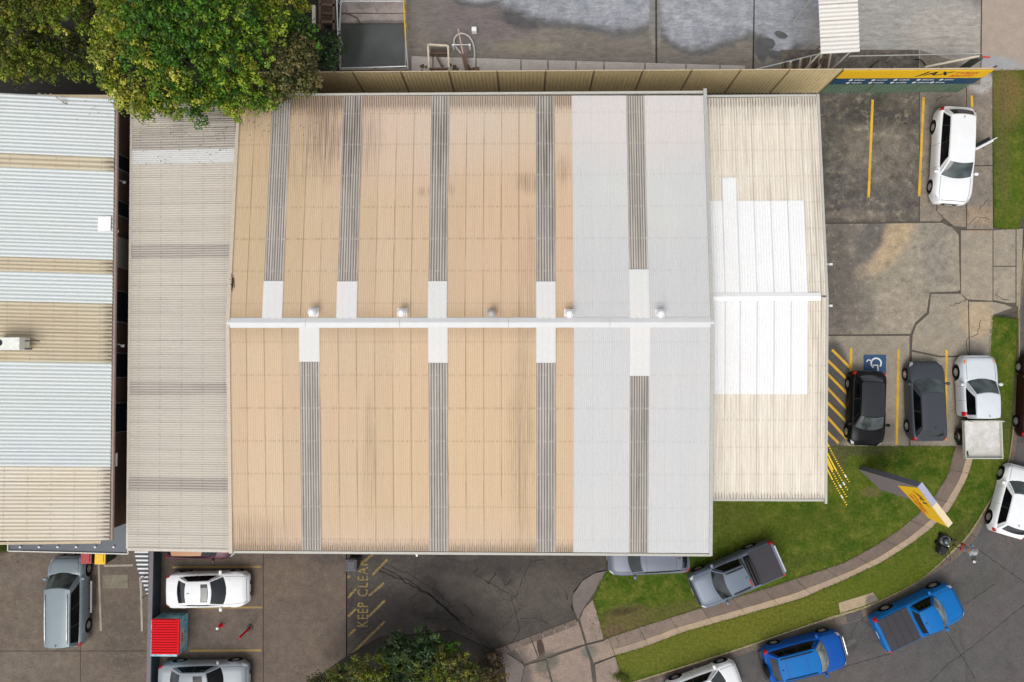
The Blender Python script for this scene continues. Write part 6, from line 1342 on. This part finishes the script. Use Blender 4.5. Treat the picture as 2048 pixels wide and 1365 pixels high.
for nm, T, base, r0, lab, dn in [('tree', T1, (60, 60), .28, 'olive green broad tree at the top left corner behind the left roof', 1.0), ('tree', T2, (370, 110), .34, 'large green tree with yellowing edges hanging over the beige roof', 1.0), ('tree', T3, (598, 135), .2, 'bronze and dark green smaller tree against the end of the tan fence', 1.0)]:
    b = W(*base); root = empty(nm, b); tag(root, lab, 'tree')
    crown(root, T, rt, .135, dn); trunk(root, T[::3], b, r0, rt)
# shrubs along the bottom
SH = [('shrub', [(680, 1360, 34, 2.2, OL + BR, 1), (725, 1335, 32, 2.5, OL + BR, 1), (700, 1385, 40, 2.2, BR, 1), (755, 1360, 28, 2.5, OL, 1), (640, 1375, 26, 1.8, BR, 1), (770, 1318, 20, 2.2, OL, 1)], 'fluffy olive shrub, leftmost of the bottom shrubs by the dark drive', .10, 1.0),
      ('shrub', [(800, 1300, 30, 2.4, DG, 1), (840, 1290, 32, 2.6, DG, 1), (830, 1325, 34, 2.5, DG + OLD, 1), (790, 1340, 24, 2.0, DG, 1), (860, 1320, 24, 2.2, DG, 1), (775, 1300, 16, 2.0, DG, 1), (830, 1360, 26, 1.8, DG, .8)], 'dark green long-leaved shrub in the middle of the bottom shrubs', .17, 2.6),
      ('shrub', [(890, 1320, 32, 2.4, OL + BR, 1), (925, 1340, 34, 2.4, OL + BR, 1), (885, 1355, 34, 2.4, OL, 1), (905, 1295, 18, 2.0, GN, 1), (945, 1365, 30, 2.2, BR, 1), (880, 1285, 12, 1.8, GN, .8)], 'olive shrub to the right of the dark long-leaved one', .10, 1.0),
      ('shrub', [(975, 1330, 26, 1.0, [(0.15, 0.11, 0.05), (0.11, 0.08, 0.04), (0.13, 0.12, 0.04), (0.07, 0.05, 0.035)], .7), (990, 1350, 26, .8, [(0.20, 0.13, 0.025), (0.14, 0.11, 0.03), (0.10, 0.07, 0.045)], .7), (965, 1360, 24, .9, [(0.18, 0.13, 0.03), (0.12, 0.08, 0.04)], .7), (1000, 1315, 14, .5, [(0.22, 0.15, 0.11), (0.12, 0.07, 0.06)], .6)], 'low brownish shrub at the right end beside the pink paving', .09, 1.0)]
for nm, T, lab, lf, lg in SH:
    b = W(T[0][0], T[0][1] - 4); root = empty(nm, b); tag(root, lab, 'shrub')
    crown(root, T, rt, lf, 1.15 if lg == 1 else 1.0, 'foliage', long=lg if lg == 1 else 1.9)
    for x in T[:4]: t_ = W(x[0], x[1], x[3]); MB().tube([b, b.lerp(t_, .5), t_], [.05, .035, .015], 6).build('stem', m_bark, root, base='world')
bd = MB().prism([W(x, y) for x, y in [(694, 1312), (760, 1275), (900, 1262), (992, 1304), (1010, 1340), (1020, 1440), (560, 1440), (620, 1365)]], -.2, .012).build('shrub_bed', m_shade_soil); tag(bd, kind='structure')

# fallen leaves drifting on roofs, gutters and paving
m_fallen = NT('fallen_leaf'); _c = m_fallen.mix(m_fallen.mr(m_fallen.noise(sc=6), .4, .6), (0.10, 0.055, 0.025), (0.22, 0.16, 0.05)); m_fallen = m_fallen.done(_c, .8)
fl_ = MB(); rf_ = random.Random(77)
def leafat(p, s):
    a = rf_.uniform(0, 6.28); dx, dy = math.cos(a) * s, math.sin(a) * s
    fl_.add([(p.x + dx, p.y + dy, p.z), (p.x - dy * .5, p.y + dx * .5, p.z + s * .4), (p.x - dx, p.y - dy, p.z), (p.x + dy * .5, p.y - dx * .5, p.z + s * .2)], [(0, 1, 2, 3)])
for (x0, y0, x1, y1, h, n_) in [(270, 210, 455, 330, 4.75, 130), (470, 210, 640, 300, 4.98, 60), (590, 1300, 1010, 1362, .03, 260), (700, 1240, 1000, 1310, .0, 110), (1180, 1230, 1290, 1285, .03, 90), (560, 1200, 690, 1360, .01, 50), (320, 1220, 520, 1300, .01, 25), (0, 1110, 90, 1140, .01, 40), (1655, 195, 1850, 230, .01, 90), (1870, 400, 1985, 460, .01, 60), (30, 198, 220, 240, 5.4, 25)]:
    for _ in range(n_): leafat(W(rf_.uniform(x0, x1), rf_.uniform(y0, y1), h), rf_.uniform(.02, .05))
for i in range(500):      # along the gutter line
    f = rf_.random(); k_ = int(f * (len(kerb_in) - 1)); p = Vector(kerb_in[k_]).lerp(Vector(kerb_in[min(k_ + 1, len(kerb_in) - 1)]), rf_.random()) + Vector((rf_.uniform(1, 9), rf_.uniform(3, 12)))
    leafat(W(p.x, p.y, -.11), rf_.uniform(.015, .04))
tag(fl_.build('fallen_leaves', m_fallen), 'brown fallen leaves scattered over roofs, gutters and paving', 'leaves', kind='stuff')

# ================================================================== PERSON WITH TRIMMER AND MOWER
def skin(name, nodes, edges, mat, parent, sub=2):
    me = bpy.data.meshes.new(name); me.from_pydata([n_[0] for n_ in nodes], edges, []); me.materials.append(mat)
    o = bpy.data.objects.new(name, me); col.objects.link(o); o.parent = parent
    m = o.modifiers.new('skin', 'SKIN'); m.use_smooth_shade = True
    for i, n_ in enumerate(nodes): me.skin_vertices[0].data[i].radius = (n_[1], n_[1] if len(n_) < 3 else n_[2]); me.skin_vertices[0].data[i].use_root = (i == 0)
    s = o.modifiers.new('sub', 'SUBSURF'); s.levels = sub; s.render_levels = sub; return o
m_skin = plain('skin', (0.42, 0.25, 0.17), .55, var=.05); m_shirt = plain('pale_blue_shirt', (0.20, 0.32, 0.42), .85, var=.1); m_shorts = plain('red_shorts', (0.34, 0.05, 0.07), .85); m_hair = plain('dark_hair', (0.02, 0.015, 0.012), .7); m_shoe = plain('blue_shoe', (0.05, 0.05, 0.22), .6); m_vest = plain('yellow_cloth', (0.62, 0.48, 0.12), .8); m_hat = plain('grey_hat', (0.34, 0.35, 0.36), .8)
base = W(1906, 1087); pe = empty('person', base, R(-100)); tag(pe, 'person in pale blue shirt and red shorts standing at the kerb holding a long pole', 'person')
N0 = [((0, 0, .95), .13, .10), ((0, 0, 1.15), .125, .095), ((0, .01, 1.38), .15, .10), ((0, .01, 1.50), .055), ((0, .03, 1.60), .075, .09), ((0, .03, 1.70), .07, .085),
      ((.10, 0, .90), .085), ((.12, .03, .50), .058), ((.13, -.02, .10), .042), ((.14, .12, .04), .035, .03), ((-.10, 0, .90), .085), ((-.12, .10, .50), .058), ((-.13, .0, .10), .042), ((-.14, .14, .04), .035, .03),
      ((.20, .01, 1.42), .055), ((.27, .10, 1.17), .042), ((.16, .34, 1.08), .032), ((-.20, .01, 1.42), .055), ((-.30, .12, 1.18), .042), ((-.12, .42, 1.02), .032)]
E0 = [(0, 1), (1, 2), (2, 3), (3, 4), (4, 5), (0, 6), (6, 7), (7, 8), (8, 9), (0, 10), (10, 11), (11, 12), (12, 13), (2, 14), (14, 15), (15, 16), (2, 17), (17, 18), (18, 19)]
skin('body', N0, E0, m_skin, pe)
for sx in (1, -1):          # hands: palm, four fingers and thumb curled round the pole
    h0 = Vector((.15, .37, 1.08)) if sx > 0 else Vector((-.11, .45, 1.01))
    nn_ = [((h0.x, h0.y, h0.z), .022, .034)]; ee = []
    for k in range(4):
        b_ = h0 + Vector((0, .03, .024 - .016 * k)); i = len(nn_); nn_ += [(tuple(b_), .009), (tuple(b_ + Vector((-.028 * sx, .022, 0))), .008), (tuple(b_ + Vector((-.042 * sx, -.002, 0))), .007)]; ee += [(0, i), (i, i + 1), (i + 1, i + 2)]
    i = len(nn_); nn_ += [(tuple(h0 + Vector((-.02 * sx, -.01, .03))), .009), (tuple(h0 + Vector((-.036 * sx, .015, .036))), .008)]; ee += [(0, i), (i, i + 1)]
    skin('hand', nn_, ee, m_skin, pe, 1)
skin('shirt', [((0, 0, .98), .145, .115), ((0, 0, 1.18), .145, .115), ((0, .01, 1.40), .165, .115), ((.20, .01, 1.43), .07), ((.245, .06, 1.28), .062), ((-.20, .01, 1.43), .07), ((-.255, .07, 1.28), .062)], [(0, 1), (1, 2), (2, 3), (3, 4), (2, 5), (5, 6)], m_shirt, pe)
skin('shorts', [((0, 0, .96), .15, .12), ((.105, 0, .86), .105), ((.12, .02, .60), .09), ((-.105, 0, .86), .105), ((-.12, .06, .60), .09)], [(0, 1), (1, 2), (0, 3), (3, 4)], m_shorts, pe)
for s in (1, -1): skin('shoe', [((.135 * s, -.04, .05), .05), ((.14 * s, .09, .045), .048, .04), ((.14 * s, .17, .035), .035, .03)], [(0, 1), (1, 2)], m_shoe, pe, 1)
MB().lathe([(.001, 1.80), (.06, 1.79), (.095, 1.74), (.10, 1.69), (.17, 1.675), (.17, 1.668), (.09, 1.67)], 18, Matrix.Translation((0, .02, 0))).build('sun_hat', m_hat, pe, smooth=True)
MB().lathe([(.001, .115), (.05, .105), (.085, .05), (.095, 0), (.085, -.05)], 14, Matrix.Translation((0, .0, 1.63))).build('hair', m_hair, pe, smooth=True)
f_ = MB(); [f_.lathe([(.001, -.01), (.011, 0), (.001, .01)], 8, Matrix.Translation((s * .032, .112, 1.66))) for s in (1, -1)]; f_.build('eyes', m_hair, pe)
MB().add([(-.014, .11, 1.60), (.014, .11, 1.60), (0, .135, 1.602), (0, .11, 1.65)], [(0, 1, 2), (0, 2, 3), (2, 1, 3)]).build('nose', m_skin, pe); MB().box(-.024, .105, 1.565, .024, .113, 1.573).build('mouth', plain('lips', (0.25, 0.09, 0.08), .5), pe)
tr = empty('grass_trimmer', base + Vector((.2, -.2, 0)), R(-100)); tag(tr, 'thin dark grass trimmer pole with a pale head, held over the road', 'trimmer')
inv = Matrix.Rotation(R(100), 4, 'Z') @ Matrix.Translation(-tr.location); Mp = Matrix.Translation(base) @ Matrix.Rotation(R(-100), 4, 'Z'); q0 = inv @ Mp @ Vector((.0, .42, 1.12)); q1 = inv @ W(1950, 1124, .05); 
MB().tube([q0, q1], .016, 8).build('shaft', m_black, tr); MB().box(-.10, -.08, -.08, .10, .08, .08, Matrix.Translation(q0)).build('motor', m_orange, tr, bevel=.02); MB().lathe([(.001, .05), (.06, .04), (.08, 0), (.001, 0)], 14, Matrix.Translation(q1 + Vector((0, 0, -.05)))).build('head', m_capf, tr)
mw = empty('lawn_mower', W(1881, 1088), R(62)); tag(mw, 'small black lawn mower standing on the verge beside the footpath', 'lawn mower')
m_mow = plain('mower_black', (0.022, 0.022, 0.028), .4)
MB().lathe([(.30, .10), (.31, .20), (.27, .25), (.12, .28), (0.001, .29)], 24, Matrix.Translation((.22, 0, 0))).build('deck', m_mow, mw, smooth=True)
MB().lathe([(.15, .28), (.16, .40), (.12, .45), (.001, .46)], 20, Matrix.Translation((.22, 0, 0))).build('engine', plain('engine_grey', (0.10, 0.12, 0.12), .35, .4), mw, smooth=True)
MB().lathe([(.225, .27), (.245, .29), (.265, .27), (.245, .255), (.225, .27)], 24, Matrix.Translation((.22, 0, 0))).build('deck_ring', plain('green_grey_metal', (0.20, 0.24, 0.22), .3, .5), mw, smooth=True)
MB().add([(-.52, -.20, .15), (-.06, -.24, .12), (-.06, .24, .12), (-.52, .20, .15), (-.46, -.17, .50), (-.08, -.2, .46), (-.08, .2, .46), (-.46, .17, .50)], [(0, 3, 2, 1), (4, 5, 6, 7), (0, 1, 5, 4), (1, 2, 6, 5), (2, 3, 7, 6), (3, 0, 4, 7)]).build('catcher', m_mow, mw, bevel=.05)
for x in (.42, -.02):
    for y in (.30, -.30): MB().lathe([(0.001, -.03), (.09, -.03), (.10, 0), (.09, .03), (0.001, .03)], 14, Matrix.Translation((x, y, .10)) @ Matrix.Rotation(R(90), 4, 'X')).build('wheel', m_tyre, mw, smooth=True)
MB().tube([(0, -.22, .3), (-.5, -.22, .85), (-.56, -.22, .9), (-.56, .22, .9), (-.5, .22, .85), (0, .22, .3)], .014, 6).build('handlebar', m_black, mw); MB().lathe([(.001, .49), (.035, .485), (.035, .46)], 10, Matrix.Translation((.05, -.1, 0))).build('fuel_cap', m_capf, mw)
